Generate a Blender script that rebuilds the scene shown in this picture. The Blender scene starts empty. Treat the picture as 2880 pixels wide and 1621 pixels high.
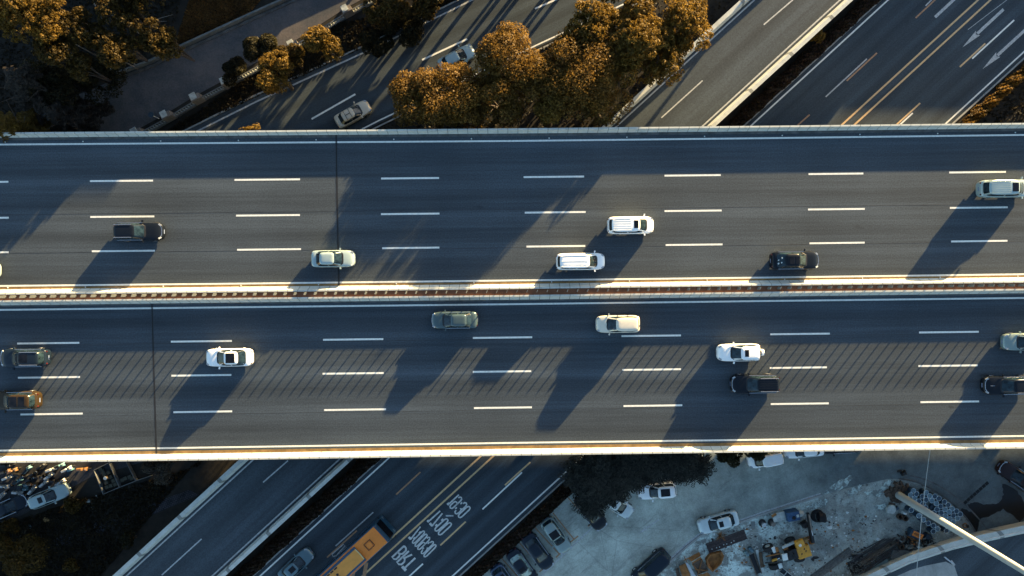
import bpy, math, random
import numpy as np
from mathutils import Vector, Matrix
R = math.radians
SC = bpy.context.scene
COL = SC.collection
# ------------------------------------------------------------------ camera
CAM_Z, FPX, PX0, PY0 = 78.0, 1897.0, 1440.0, 810.5
cam = bpy.data.cameras.new('camera'); cam.sensor_width = 36; cam.lens = FPX / 2880 * 36
cam.clip_start = 1; cam.clip_end = 3000
camo = bpy.data.objects.new('camera', cam); COL.objects.link(camo); camo.location = (0, 0, CAM_Z)
SC.camera = camo
# ------------------------------------------------------------------ light
SUN_EL, SUN_AZ = R(7.0), math.atan2(.609, .793)
wd = bpy.data.worlds.new('World'); SC.world = wd; wd.use_nodes = True
nt = wd.node_tree; bg = nt.nodes['Background']; sk = nt.nodes.new('ShaderNodeTexSky')
sk.sky_type = 'NISHITA'; sk.sun_disc = False; sk.sun_elevation = SUN_EL; sk.sun_rotation = SUN_AZ
sk.air_density = 1.0; sk.dust_density = 1.0; sk.ozone_density = 2.0
nt.links.new(sk.outputs[0], bg.inputs[0]); bg.inputs[1].default_value = .083
sl = bpy.data.lights.new('sun', 'SUN'); sl.energy = 5; sl.angle = R(.53); sl.color = (1, .73, .36)
so = bpy.data.objects.new('sun', sl); COL.objects.link(so)
sd = Vector((math.sin(SUN_AZ) * math.cos(SUN_EL), math.cos(SUN_AZ) * math.cos(SUN_EL), math.sin(SUN_EL)))
so.rotation_euler = (-sd).to_track_quat('-Z', 'Y').to_euler()
vs = SC.view_settings; vs.view_transform = 'Standard'; vs.look = 'None'; vs.gamma = 1; vs.exposure = 2.65
SC.cycles.max_bounces = 6; SC.cycles.diffuse_bounces = 3

# ------------------------------------------------------------------ helpers
def P(px, py, z=0.0):
    s = (CAM_Z - z) / FPX
    return Vector(((px - PX0) * s, (PY0 - py) * s, z))
def PL(pts, z=0.0): return [P(a, b, z) for a, b in pts]
def ang(dx, dy): return math.atan2(-dy, dx)          # image direction -> world heading

class MB:
    def __init__(s): s.v = []; s.f = []
    def add(s, vs_, fs):
        n = len(s.v); s.v += [tuple(a) for a in vs_]; s.f += [tuple(i + n for i in f) for f in fs]; return s
    def box(s, c, d, rz=0, ry=0, rx=0, tap=1.0):
        x, y, z = d[0] / 2, d[1] / 2, d[2] / 2
        vs_ = [(-x, -y, -z), (x, -y, -z), (x, y, -z), (-x, y, -z), (-x * tap, -y * tap, z), (x * tap, -y * tap, z), (x * tap, y * tap, z), (-x * tap, y * tap, z)]
        m = Matrix.Translation(Vector(c)) @ Matrix.Rotation(rz, 4, 'Z') @ Matrix.Rotation(ry, 4, 'Y') @ Matrix.Rotation(rx, 4, 'X')
        return s.add([m @ Vector(a) for a in vs_], [(3, 2, 1, 0), (4, 5, 6, 7), (0, 1, 5, 4), (1, 2, 6, 5), (2, 3, 7, 6), (3, 0, 4, 7)])
    def cyl(s, a, b, r0, r1=None, n=10, cap=True):
        a = Vector(a); b = Vector(b); r1 = r0 if r1 is None else r1
        d = (b - a).normalized(); q = d.to_track_quat('Z', 'X')
        ring = [q @ Vector((math.cos(2 * math.pi * i / n), math.sin(2 * math.pi * i / n), 0)) for i in range(n)]
        vs_ = [a + p * r0 for p in ring] + [b + p * r1 for p in ring]
        fs = [(i, (i + 1) % n, n + (i + 1) % n, n + i) for i in range(n)]
        if cap: fs += [tuple(range(n - 1, -1, -1)), tuple(range(n, 2 * n))]
        return s.add(vs_, fs)
    def tube(s, pts, r, n=6):
        for i in range(len(pts) - 1):
            ra, rb = (r[i], r[i + 1]) if isinstance(r, (list, tuple)) else (r, r)
            s.cyl(pts[i], pts[i + 1], ra, rb, n)
        return s
    def torus(s, c, R0, r, n=20, m=8, axis='Z', sq=1.0):
        vs_ = []; fs = []
        for i in range(n):
            a = 2 * math.pi * i / n
            for j in range(m):
                b = 2 * math.pi * j / m
                rr = R0 + r * math.cos(b); h = r * math.sin(b) * sq
                p = (rr * math.cos(a), rr * math.sin(a), h)
                if axis == 'Y': p = (p[0], p[2], p[1])
                if axis == 'X': p = (p[2], p[0], p[1])
                vs_.append((c[0] + p[0], c[1] + p[1], c[2] + p[2]))
                fs.append((i * m + j, ((i + 1) % n) * m + j, ((i + 1) % n) * m + (j + 1) % m, i * m + (j + 1) % m))
        return s.add(vs_, fs)
    def prism(s, poly, z0, z1):
        n = len(poly); a = sum(poly[i][0] * poly[(i + 1) % n][1] - poly[(i + 1) % n][0] * poly[i][1] for i in range(n))
        if a < 0: poly = poly[::-1]
        vs_ = [(p[0], p[1], z0) for p in poly] + [(p[0], p[1], z1) for p in poly]
        return s.add(vs_, [tuple(range(n - 1, -1, -1)), tuple(range(n, 2 * n))] + [(i, (i + 1) % n, n + (i + 1) % n, n + i) for i in range(n)])
    def sheet(s, poly, z):
        n = len(poly); a = sum(poly[i][0] * poly[(i + 1) % n][1] - poly[(i + 1) % n][0] * poly[i][1] for i in range(n))
        if a < 0: poly = poly[::-1]
        return s.add([(p[0], p[1], z) for p in poly], [tuple(range(n))])
    def loft(s, lines):
        n = len(lines[0]); vs_ = [p for l in lines for p in l]
        return s.add(vs_, [(k * n + i, k * n + i + 1, (k + 1) * n + i + 1, (k + 1) * n + i) for k in range(len(lines) - 1) for i in range(n - 1)])
    def ribbon(s, pts, w, z=None, closed=False):
        pts = [Vector((p[0], p[1], 0)) for p in pts] if z is not None else [Vector(p) for p in pts]
        n = len(pts); L = []; Rr = []
        for i in range(n):
            if closed: d = pts[(i + 1) % n] - pts[i - 1]
            else: d = pts[min(i + 1, n - 1)] - pts[max(i - 1, 0)]
            d.z = 0; d.normalize(); o = Vector((-d.y, d.x, 0)) * (w / 2)
            a, b = pts[i] + o, pts[i] - o
            if z is not None: a.z = b.z = z
            L.append(a); Rr.append(b)
        if closed: L.append(L[0]); Rr.append(Rr[0])
        return s.loft([Rr, L])
    def wall(s, pts, w, z0, z1):
        """upright strip of rectangular section along a plan polyline"""
        pts = [Vector((p[0], p[1], 0)) for p in pts]; n = len(pts); A = []; B = []
        for i in range(n):
            d = (pts[min(i + 1, n - 1)] - pts[max(i - 1, 0)]).normalized(); o = Vector((-d.y, d.x, 0)) * (w / 2)
            A.append(pts[i] + o); B.append(pts[i] - o)
        up = Vector((0, 0, 1))
        ln = [[p + up * z0 for p in B], [p + up * z1 for p in B], [p + up * z1 for p in A], [p + up * z0 for p in A], [p + up * z0 for p in B]]
        s.loft([l[::-1] for l in ln])
        return s.add([ln[0][0], ln[1][0], ln[2][0], ln[3][0], ln[0][-1], ln[1][-1], ln[2][-1], ln[3][-1]], [(0, 1, 2, 3), (7, 6, 5, 4)])
    def build(s, name, mat, parent=None, smooth=False, bevel=0):
        me = bpy.data.meshes.new(name); me.from_pydata(s.v, [], s.f); me.update()
        if mat: me.materials.append(mat)
        if smooth:
            me.polygons.foreach_set('use_smooth', [True] * len(me.polygons)); me.set_sharp_from_angle(angle=R(40))
        o = bpy.data.objects.new(name, me); COL.objects.link(o)
        if parent is not None: o.parent = parent
        if bevel:
            b = o.modifiers.new('bevel', 'BEVEL'); b.width = bevel; b.segments = 2; b.limit_method = 'ANGLE'
        return o

def tag(o, label=None, cat=None, group=None, kind=None):
    if label: o['label'] = label
    if cat: o['category'] = cat
    if group: o['group'] = group
    if kind: o['kind'] = kind
    return o
def thing(name, loc, label, cat, group=None, rz=0):
    o = bpy.data.objects.new(name, None); COL.objects.link(o); o.location = loc; o.rotation_euler = (0, 0, rz)
    o.empty_display_size = .3
    return tag(o, label, cat, group)
def copy_tree(o, parent=None):
    c = o.copy(); COL.objects.link(c)
    if parent is not None: c.parent = parent
    for ch in list(o.children): copy_tree(ch, c)
    return c
def struct(o): o['kind'] = 'structure'; return o

# ------------------------------------------------------------------ materials
class NT:
    def __init__(s, name):
        s.m = bpy.data.materials.new(name); s.m.use_nodes = True; s.t = s.m.node_tree; s.b = s.t.nodes['Principled BSDF']
        s.tc = None
    def n(s, typ, **kw):
        a = s.t.nodes.new('ShaderNode' + typ)
        for k, v in kw.items(): setattr(a, k, v)
        return a
    def l(s, a, b): s.t.links.new(a, b)
    def co(s, rot=0, sc=(1, 1, 1)):
        if s.tc is None: s.tc = s.n('TexCoord')
        mp = s.n('Mapping'); mp.inputs['Rotation'].default_value = (0, 0, rot); 
        mp2 = s.n('Mapping'); mp2.inputs['Scale'].default_value = sc
        s.l(s.tc.outputs['Object'], mp.inputs[0]); s.l(mp.outputs[0], mp2.inputs[0]); return mp2.outputs[0]
    def noise(s, vec, scale, detail=3, rough=.6):
        a = s.n('TexNoise'); a.inputs['Scale'].default_value = scale; a.inputs['Detail'].default_value = detail; a.inputs['Roughness'].default_value = rough
        s.l(vec, a.inputs['Vector']); return a.outputs['Fac']
    def mr(s, val, a, b, c, d):
        m = s.n('MapRange'); m.clamp = True
        for i, x in enumerate((a, b, c, d)): m.inputs[i + 1].default_value = x
        s.l(val, m.inputs[0]); return m.outputs[0]
    def math(s, op, a, b=None):
        m = s.n('Math', operation=op)
        for i, x in enumerate((a, b)):
            if x is None: continue
            if isinstance(x, (int, float)): m.inputs[i].default_value = x
            else: s.l(x, m.inputs[i])
        return m.outputs[0]
    def mix(s, f, a, b, mode='MIX'):
        m = s.n('Mix', data_type='RGBA', blend_type=mode)
        for i, x in ((0, f), (6, a), (7, b)):
            if isinstance(x, (int, float)): m.inputs[i].default_value = x
            elif isinstance(x, tuple): m.inputs[i].default_value = (*x[:3], 1)
            else: s.l(x, m.inputs[i])
        return m.outputs[2]
    def scale(s, col, f): return s.mix(1.0, col, s.comb(f), 'MULTIPLY')
    def comb(s, f):
        c = s.n('CombineColor')
        for i in range(3): s.l(f, c.inputs[i])
        return c.outputs[0]
    def done(s, col, rough=.8, spec=.3):
        if isinstance(col, tuple): s.b.inputs['Base Color'].default_value = (*col, 1)
        else: s.l(col, s.b.inputs['Base Color'])
        if isinstance(rough, (int, float)): s.b.inputs['Roughness'].default_value = rough
        else: s.l(rough, s.b.inputs['Roughness'])
        s.b.inputs['Specular IOR Level'].default_value = spec
        return s.m

def pmat(name, col, rough=.6, var=.15, scale=2.0, metal=0.0, coat=0.0, spec=.4):
    t = NT(name); f = t.mr(t.noise(t.co(), scale, 4), .3, .7, 1 - var, 1 + var)
    m = t.done(t.scale(col, f), rough, spec); t.b.inputs['Metallic'].default_value = metal
    t.b.inputs['Coat Weight'].default_value = coat; t.b.inputs['Coat Roughness'].default_value = .06
    return m
def asphalt(name, col, rot, streak=.28, grain=.45, blot=.15, period=None, poff=0.0):
    t = NT(name)
    g = t.mr(t.noise(t.co(), 7.5, 3, .75), .3, .7, 1 - grain, 1 + grain)
    s1 = t.mr(t.noise(t.co(rot, (.02, .75, 1)), 1.0, 5, .65), .32, .68, 1 - streak, 1 + streak)
    s2 = t.mr(t.noise(t.co(rot, (.06, 3.5, 1)), 1.0, 3, .6), .3, .7, 1 - streak * .5, 1 + streak * .5)
    b = t.mr(t.noise(t.co(), .09, 4, .6), .3, .7, 1 - blot, 1 + blot)
    f = t.math('MULTIPLY', t.math('MULTIPLY', g, s1), t.math('MULTIPLY', s2, b))
    if period:   # worn wheel tracks: a smooth wave across each lane
        sx = t.n('SeparateXYZ'); t.l(t.co(rot), sx.inputs[0])
        w = t.math('SINE', t.math('MULTIPLY', t.math('ADD', sx.outputs[1], poff), 2 * math.pi / period))
        f = t.math('MULTIPLY', f, t.mr(w, -1, 1, .86, 1.13))
    dk = t.mr(t.noise(t.co(rot, (.4, 1, 1)), .9, 2, .5), .74, .80, 1, .62)    # oil spots
    f = t.math('MULTIPLY', f, dk)
    return t.done(t.scale(col, f), .88, .25)
def paintmat(name, col, wear=.25):
    t = NT(name); v = t.co(); f = t.mr(t.noise(v, 5, 5, .7), .35, .65, 1 - wear, 1.03)
    w = t.mr(t.noise(v, 1.1, 6, .75), .60, .70, 0, wear)
    return t.done(t.mix(w, t.scale(col, f), (.06, .062, .065)), .7, .3)
def concrete(name, col, joint=None, off=0, rot=0, dirt=.25, rough=.85):
    t = NT(name); v = t.co()
    f = t.math('MULTIPLY', t.mr(t.noise(v, 1.2, 6, .7), .3, .7, 1 - dirt, 1 + dirt * .4), t.mr(t.noise(v, 9, 3), .3, .7, .92, 1.06))
    c = t.scale(col, f)
    st = t.mr(t.noise(t.co(rot, (.9, .15, .6)), 1.4, 4, .7), .56, .72, 0, .35)
    c = t.mix(st, c, (col[0] * .45, col[1] * .43, col[2] * .4))
    if joint:
        sx = t.n('SeparateXYZ'); t.l(t.co(rot), sx.inputs[0])
        fr = t.math('FRACT', t.math('DIVIDE', t.math('ADD', sx.outputs[0], off + 500), joint))
        c = t.mix(t.mr(t.math('LESS_THAN', fr, .07), 0, 1, 0, .75), c, (col[0] * .25, col[1] * .25, col[2] * .25))
    return t.done(c, rough, .25)
def leafmat(name, cols, rough=.6, trans=.52):
    t = NT(name); g = t.n('NewGeometry'); cr = t.n('ValToRGB'); e = cr.color_ramp.elements
    while len(e) < len(cols): e.new(.5)
    for i, c in enumerate(cols): e[i].position = i / (len(cols) - 1); e[i].color = (*c, 1)
    t.l(g.outputs['Random Per Island'], cr.inputs[0])
    b = t.mr(t.noise(t.co(), .55, 3), .3, .7, .65, 1.3); col = t.scale(cr.outputs[0], b)
    m = t.done(col, rough, .2)
    if trans:
        tr = t.n('BsdfTranslucent'); t.l(col, tr.inputs[0]); mx = t.n('MixShader'); mx.inputs[0].default_value = trans
        t.l(t.b.outputs[0], mx.inputs[1]); t.l(tr.outputs[0], mx.inputs[2]); t.l(mx.outputs[0], t.t.nodes['Material Output'].inputs[0])
    return m
def glassmat(name, col=(.012, .016, .018), rough=.06, spec=.6):
    t = NT(name); v = t.co(); f = t.mr(t.noise(v, 2.2, 3), .38, .62, .5, 1.8)
    return t.done(t.scale(col, f), rough, spec)

M = {}
M['deck_up'] = asphalt('deck asphalt', (.045, .056, .066), R(-.6), .26, .36, .14, 3.72, 1.0)
M['road'] = asphalt('road asphalt', (.036, .048, .058), R(-42.6), .22, .30, .12, 1.8, .3)
M['road_west'] = asphalt('west road asphalt', (.036, .047, .055), R(-25.5), .2, .30, .12, 1.9, .1)
M['ramp'] = asphalt('ramp asphalt', (.044, .055, .064), R(-42.6), .2, .30, .12, 3.6, .2)
M['white'] = paintmat('white road paint', (.75, .745, .68), .24)
M['white_worn'] = paintmat('worn white paint', (.45, .46, .45), .45)
M['white_text'] = paintmat('lettering paint', (.58, .585, .55), .35)
M['yellow'] = paintmat('yellow road paint', (.60, .40, .20), .25)
M['yellow_worn'] = paintmat('worn yellow paint', (.42, .23, .12), .4)
M['para'] = concrete('parapet concrete', (.47, .475, .43), 1.035, .2, R(-.6), .14)
M['para2'] = concrete('ramp parapet concrete', (.46, .47, .43), 6.0, .2, R(-42.6), .2)
M['slab'] = concrete('deck concrete', (.30, .30, .28))
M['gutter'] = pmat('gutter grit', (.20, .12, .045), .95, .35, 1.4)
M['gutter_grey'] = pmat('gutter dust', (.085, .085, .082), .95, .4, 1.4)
M['joint'] = pmat('joint rubber', (.008, .008, .009), .8)
M['seam'] = pmat('bitumen seam', (.024, .029, .033), .7, .5, .8)
M['median'] = pmat('rust brown median filling', (.15, .058, .026), .9, .25, 1.2)
M['plate'] = pmat('grey green plastic', (.14, .15, .14), .5, .15)
M['soil'] = pmat('dark soil', (.016, .013, .009), .95, .5, 1.1)
M['blackmetal'] = pmat('black metal', (.010, .010, .011), .45, .3, 4)
M['steel'] = pmat('galvanised steel', (.42, .43, .43), .35, .15, 3, .5)
M['chrome'] = pmat('chrome', (.55, .56, .57), .2, .05, 3, .8)
M['rubber'] = pmat('tyre rubber', (.012, .012, .013), .85, .2, 6)
M['glass'] = glassmat('car glass', (.009, .018, .024), .07, .38)
M['glass_roof'] = glassmat('sunroof glass', (.004, .004, .005), .12, .35)
M['lamp_w'] = pmat('headlamp lens', (.28, .30, .32), .15, .05, 8, 0, .5)
M['lamp_r'] = pmat('tail lamp lens', (.09, .010, .007), .2, .1, 8, 0, .5)
M['platew'] = pmat('number plate', (.16, .2, .3), .4, .1, 8)
M['wood'] = pmat('weathered timber', (.10, .075, .055), .9, .4, 5)
M['bark'] = pmat('pale bark', (.16, .135, .11), .9, .3, 4)
M['bark_dark'] = pmat('dark bark', (.035, .026, .02), .95, .3, 4)
M['rust'] = pmat('rust', (.21, .085, .022), .85, .5, 2.2)
M['rust_dark'] = pmat('dark rust', (.07, .045, .03), .9, .5, 3)
M['machine'] = pmat('machine yellow', (.48, .22, .022), .5, .22, 2.5)
M['blue'] = pmat('blue plastic', (.018, .040, .062), .45, .35, 2.5)
M['bluebright'] = pmat('bright blue paint', (.018, .055, .12), .45, .3, 2.5)
M['drumlid'] = pmat('drum lid', (.10, .16, .19), .45, .5, 3.0)
M['rim'] = pmat('drum rim', (.36, .44, .47), .45, .5, 6)
M['palewhite'] = pmat('off white sheet', (.52, .55, .52), .6, .2, 2)
M['dirtywhite'] = pmat('dirty white', (.36, .38, .35), .7, .35, 2)
M['brick'] = pmat('pillar stone', (.16, .135, .115), .9, .25, 4)
# ================================================================== ground and roads
def lot_mat():
    t = NT('car park concrete'); v = t.co()
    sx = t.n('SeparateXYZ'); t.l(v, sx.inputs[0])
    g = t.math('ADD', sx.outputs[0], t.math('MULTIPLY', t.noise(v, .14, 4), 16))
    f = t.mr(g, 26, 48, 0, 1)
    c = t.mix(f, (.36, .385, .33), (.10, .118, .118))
    c = t.scale(c, t.math('MULTIPLY', t.mr(t.noise(v, .35, 6, .7), .3, .7, .55, 1.35), t.mr(t.noise(v, 6, 4, .7), .3, .7, .82, 1.18)))
    st = t.mr(t.noise(t.co(R(-38), (.12, .8, 1)), 1.0, 5, .7), .56, .68, 0, .45)
    c = t.mix(st, c, (.10, .10, .095))
    vo = t.n('TexVoronoi', feature='DISTANCE_TO_EDGE'); vo.inputs['Scale'].default_value = .16; t.l(t.co(R(-40), (1, .55, 1)), vo.inputs['Vector'])
    c = t.mix(t.mr(vo.outputs['Distance'], 0, .006, .30, 0), c, (.07, .07, .07))
    return t.done(c, .85, .3)
def yard_mat():
    t = NT('yard dirt'); v = t.co()
    c = t.mix(t.mr(t.noise(v, .35, 5, .7), .38, .62, 0, 1), (.15, .162, .15), (.27, .272, .235))
    w = t.mr(t.noise(v, .42, 7, .72), .47, .57, 0, .9)
    sx = t.n('SeparateXYZ'); t.l(v, sx.inputs[0])
    zone = t.mr(t.math('ADD', sx.outputs[0], t.math('MULTIPLY', sx.outputs[1], -.6)), 44, 52, 1, .25)
    c = t.mix(t.math('MULTIPLY', w, zone), c, (.58, .68, .62))
    c = t.mix(t.mr(t.noise(v, 1.7, 6, .75), .56, .64, 0, .85), c, (.05, .05, .052))
    c = t.mix(t.mr(t.noise(v, 3.1, 6, .75), .64, .67, 0, .9), c, (.42, .45, .44))
    c = t.scale(c, t.mr(t.noise(v, 7, 4, .7), .3, .7, .7, 1.25))
    return t.done(c, .9, .25)
def stain_mat():
    t = NT('cement stain'); v = t.co()
    c = t.mix(t.mr(t.noise(v, 1.3, 7, .8), .46, .58, 0, 1), (.15, .165, .155), (.48, .57, .52))
    return t.done(c, .9, .25)
def path_mat():
    t = NT('dusty path'); v = t.co()
    c = t.mix(t.mr(t.noise(v, .25, 6, .75), .4, .62, 0, 1), (.060, .062, .066), (.105, .092, .088))
    c = t.scale(c, t.mr(t.noise(v, 5, 5, .75), .3, .7, .75, 1.25))
    return t.done(c, .9, .2)
def paver_mat():
    t = NT('paving slabs'); br = t.n('TexBrick'); t.l(t.co(R(-24)), br.inputs['Vector'])
    br.inputs['Color1'].default_value = (.07, .07, .08, 1); br.inputs['Color2'].default_value = (.045, .045, .055, 1); br.inputs['Mortar'].default_value = (.012, .012, .012, 1)
    br.inputs['Scale'].default_value = 1.6; br.inputs['Mortar Size'].default_value = .05
    c = t.scale(br.outputs[0], t.mr(t.noise(t.co(), .8, 5), .35, .65, .4, 1.2))
    return t.done(c, .9, .2)

g = MB().add([(-400, -400, 0), (400, -400, 0), (400, 400, 0), (-400, 400, 0)], [(0, 1, 2, 3)]).build('ground', M['soil']); struct(g)
K = 1.09
def rl(X0, z=0.02, y0=-700, y1=2300): return [P(X0 - K * y0, y0, z), P(X0 - K * y1, y1, z)]
def between(a, b): return [a[0], a[1], b[1], b[0]]
def strip(name, X0, w, mat, parent, z, segs=None):
    m = MB()
    for (y0, y1) in (segs or [(-700, 2300)]):
        m.ribbon([P(X0 - K * y0, y0), P(X0 - K * y1, y1)], w, z)
    return m.build(name, mat, parent)
# ---- east road (ground level, five lanes, double yellow centre line)
er = MB().sheet(between(rl(2481), rl(3056)), .02).build('road', M['road']); struct(er)
strip('edge_line', 2498, .17, M['white'], er, .026)
strip('edge_line', 3039, .17, M['white'], er, .026)
strip('centre_line', 2751, .20, M['yellow'], er, .026)
strip('centre_line', 2786, .20, M['yellow'], er, .026)
def dash(name, a, b, w, mat, parent, z): return MB().ribbon([P(*a), P(*b)], w, z).build(name, mat, parent)
for a, b in (((2438, 166), (2322, 273)), ((2650, -30), (2603, 17)), ((1050, 1441), (944, 1536)), ((1710, 835), (1600, 936)), ((2080, 495), (1965, 600))):
    dash('lane_dash', a, b, .15, M['white_worn'], er, .026)
for a, b in (((2466, 149.5), (2381, 228)), ((2662, -30), (2575, 51)), ((1182.5, 1328), (1114, 1391.5)), ((1003.7, 1492.7), (920, 1568)), ((2277, 323), (2243, 353)), ((2030, 550), (1950, 624)), ((1600, 945), (1520, 1018))):
    dash('lane_dash', a, b, .17, M['yellow_worn'], er, .026)
for a, b in (((2770.7, 123), (2699.4, 188.6)), ((2587.6, 290.7), (2505, 366)), ((1491.7, 1299.8), (1420, 1365)), ((1309.7, 1467.5), (1238.5, 1534)), ((1800, 1017), (1720, 1090))):
    dash('lane_dash', a, b, .18, M['yellow'], er, .026)
for a, b in (((2851.7, 57.3), (2734, 165.5)), ((2566.6, 318.6), (2470, 407)), ((1468, 1329), (1357, 1432.6)), ((1189.5, 1586), (1100, 1668)), ((1780, 1042), (1670, 1143))):
    dash('lane_dash', a, b, .17, M['white'], er, .026)
dash('faint_line', (2832, 0), (2722, 84), .06, M['white_worn'], er, .024)
def arrow(tip, tail, head, hw, sw, mat, parent, z):
    tip, tail = P(*tip), P(*tail); d = (tip - tail).normalized(); n = Vector((-d.y, d.x, 0)); nk = tip - d * head
    m = MB().ribbon([tail, nk], sw, z).add([(*(tip)[:2], z), (*(nk + n * hw - d * .12)[:2], z), (*(nk + d * .18)[:2], z), (*(nk - n * hw - d * .12)[:2], z)], [(0, 1, 2, 3)])
    return m.build('arrow', mat, parent)
arrow((2706.4, 134), (2822, 27), 2.35, .36, .33, M['white_worn'], er, .027)
arrow((2763, 194.8), (2886, 82), 2.35, .36, .33, M['white_worn'], er, .027)
arrow((2800, -110), (2629.5, 49), 2.35, .36, .33, M['white_worn'], er, .027)
# lettering painted on the bus lane
L0 = [(.5, 0), (.15, .05), (0, .17), (0, .83), (.15, .95), (.5, 1), (.85, .95), (1, .83), (1, .17), (.85, .05), (.5, 0)]
GL = {'0': [L0], '1': [[(.6, 0), (.6, 1)]],
      '3': [[(0, .82), (.12, .95), (.5, 1), (.9, .94), (1, .8), (1, .64), (.85, .54), (.4, .52)], [(.85, .54), (1, .4), (1, .18), (.88, .05), (.5, 0), (.12, .05), (0, .18)]],
      '7': [[(1, .96), (.35, 0)]],
      '9': [[(1, .55), (.85, .47), (.5, .44), (.12, .48), (0, .6), (0, .84), (.12, .95), (.5, 1), (.88, .95), (1, .84), (1, .18), (.85, .05), (.5, 0), (.12, .05), (0, .16)]],
      ':': [[(.5, .18), (.5, .33)], [(.5, .66), (.5, .81)]], '-': [[(.1, .5), (.9, .5)]],
      'B': [[(0, 0), (0, 1), (.6, .98), (.92, .9), (.92, .64), (.6, .53), (0, .53)], [(.6, .53), (1, .4), (1, .12), (.6, .01), (0, 0)]],
      'R': [[(0, 0), (0, 1), (.6, .98), (1, .88), (1, .64), (.6, .5), (0, .5)], [(.4, .5), (1, 0)]],
      'T': [[(.5, 0), (.5, 1)]]}
def lettering(text, O, Rv, U, widths, w=.17, mat='white_text', z=.027):
    m = MB(); O = Vector(O); Rv = Vector(Rv); U = Vector(U)
    tot = sum(a for a, _ in widths); x = 0
    def q(cx, cw, p): 
        v = O + Rv * ((cx + p[0] * cw) / tot) + U * p[1]; return P(v.x, v.y)
    for i, (ch, (adv, cw)) in enumerate(zip(text, widths)):
        zz = z + .003 * (i % 2)
        for k, st in enumerate(GL[ch]):
            pts = [q(x, cw, p) for p in st]
            m.ribbon(pts, w, zz + .0013 * k)
        if ch in '17T':
            seg = {'1': [(.05, .93), (.6, .93)], '7': [(0, .94), (1.05, .94)], 'T': [(-.1, .93), (1.1, .93)]}[ch]
            if True:
                m.ribbon([q(x, cw, p) for p in seg], .28 if ch != 'T' else .34, zz + .0015)
        x += adv
    return m.build('lettering', M[mat], er)
D = (1.0, .72); Cc = (.45, .3)
lettering('19:30', (1287, 1388), (38, 42), (-31, 29), [(.75, .6), D, Cc, D, (.75, .72)])
lettering('17:00', (1234.5, 1433.5), (38, 42), (-35, 32), [(.75, .6), D, Cc, D, (.75, .72)])
MB().ribbon([P(1253.7, 1451), P(1275.3, 1451)], .17, .027).build('lettering', M['white_worn'], er)
lettering('7:009:30', (1180.8, 1479.5), (48, 56.5), (-33, 33), [(1, .72), (.35, .25), D, D, D, (.35, .25), D, (.75, .72)], .16)
lettering('BRT', (1136.7, 1535.5), (37, 40), (-34, 32), [(1.2, .8), (1.2, .8), (.9, .8)], .21)
MB().ribbon([P(942, 1567), P(971, 1535), P(966, 1531), P(934, 1559), P(937, 1566), P(944, 1563)], .12, .027).build('lettering', M['white_worn'], er)
dash('hatching', (1031, 1582), (1024, 1622), .42, M['yellow_worn'], er, .027)
dash('hatching', (994, 1610), (988, 1640), .42, M['yellow_worn'], er, .027)
# kerbs of the east road (real steps)
for X0 in (2478, 3058.5):
    k = MB().wall([P(X0 + K * 700, -700), P(X0 - K * 2300, 2300)], .16, 0, .15).build('kerb', M['slab']); struct(k)
# ---- west road
WL = [(1750, -205), (1329, 0), (1067, 128.6), (720, 287), (562, 366), (60, 617)]
WR = [(2070, -138), (1790, -5), (1618, 77), (1507, 128.6), (1065, 340), (1022, 362), (500, 640)]
def off(pl, dx, dy): return [(a + dx, b + dy) for a, b in pl]
wr = MB().sheet(PL(off(WL, -6, -14)) + PL(off(WR, 3, 6))[::-1], .02).build('road', M['road_west']); struct(wr)
MB().ribbon(PL(WL), .18, .026).build('edge_line', M['white_worn'], wr)
MB().ribbon(PL(WR), .16, .026).build('edge_line', M['white'], wr)
for a, b in (((1314, 110.4), (1187.3, 169)), ((999.5, 265.5), (876.5, 335.4)), ((1640, -34), (1504.8, 25)), ((690, 430), (560, 500))):
    dash('lane_dash', a, b, .2, M['white'], wr, .026)
for pl, dx, dy in ((WL, -7, -15), (WR, 7, 13)):
    k = MB().wall(PL(off(pl, dx, dy)), .16, 0, .14).build('kerb', M['slab']); struct(k)
# ---- footpath in the north west corner
NW_WALL = [(-200, 420), (120, 300), (332.6, 212), (433, 175), (489, 147), (720, 41), (820, -4), (1220, -190)]
NW_FENCE = [(300, 440), (483.5, 338), (564.6, 288), (648.4, 243), (834, 140), (982.7, 45), (1110, -25), (1420, -195)]
fp = MB().sheet(PL(off(NW_WALL, 3, 7)) + PL(off(NW_FENCE, -14, -19))[::-1], .02).build('footpath', path_mat()); struct(fp)
# ---- car park, yard and lane south of the highway
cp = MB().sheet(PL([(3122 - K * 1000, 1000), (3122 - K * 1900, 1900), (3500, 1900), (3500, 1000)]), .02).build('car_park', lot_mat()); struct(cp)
YK = [(1800, 1660), (1840, 1621), (1890, 1575), (1930, 1538), (1968, 1508), (1990, 1499), (2070, 1473), (2160, 1441), (2311, 1393), (2411, 1366), (2480, 1351), (2504, 1347), (2528, 1347), (2551, 1350), (2576, 1356), (2600, 1366), (2620, 1376), (2640, 1388), (2660, 1402), (2680, 1418), (2700, 1437), (2718, 1458), (2735, 1483), (2752, 1514), (2775, 1545)]
yd = MB().sheet(PL(YK + [(2700, 1750), (1800, 1750)]), .028).build('yard', yard_mat()); struct(yd)
MB().ribbon(PL(off(YK[1:9], -3, -3)), .3, .0265).build('edge_line', M['white_worn'], cp)
yk = MB().wall(PL(YK[1:9]), .22, 0, .13).build('kerb', M['slab']); struct(yk)
yk2 = MB().wall(PL(YK[12:]), .14, 0, .13).build('kerb', M['gutter_grey']); struct(yk2)
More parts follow.
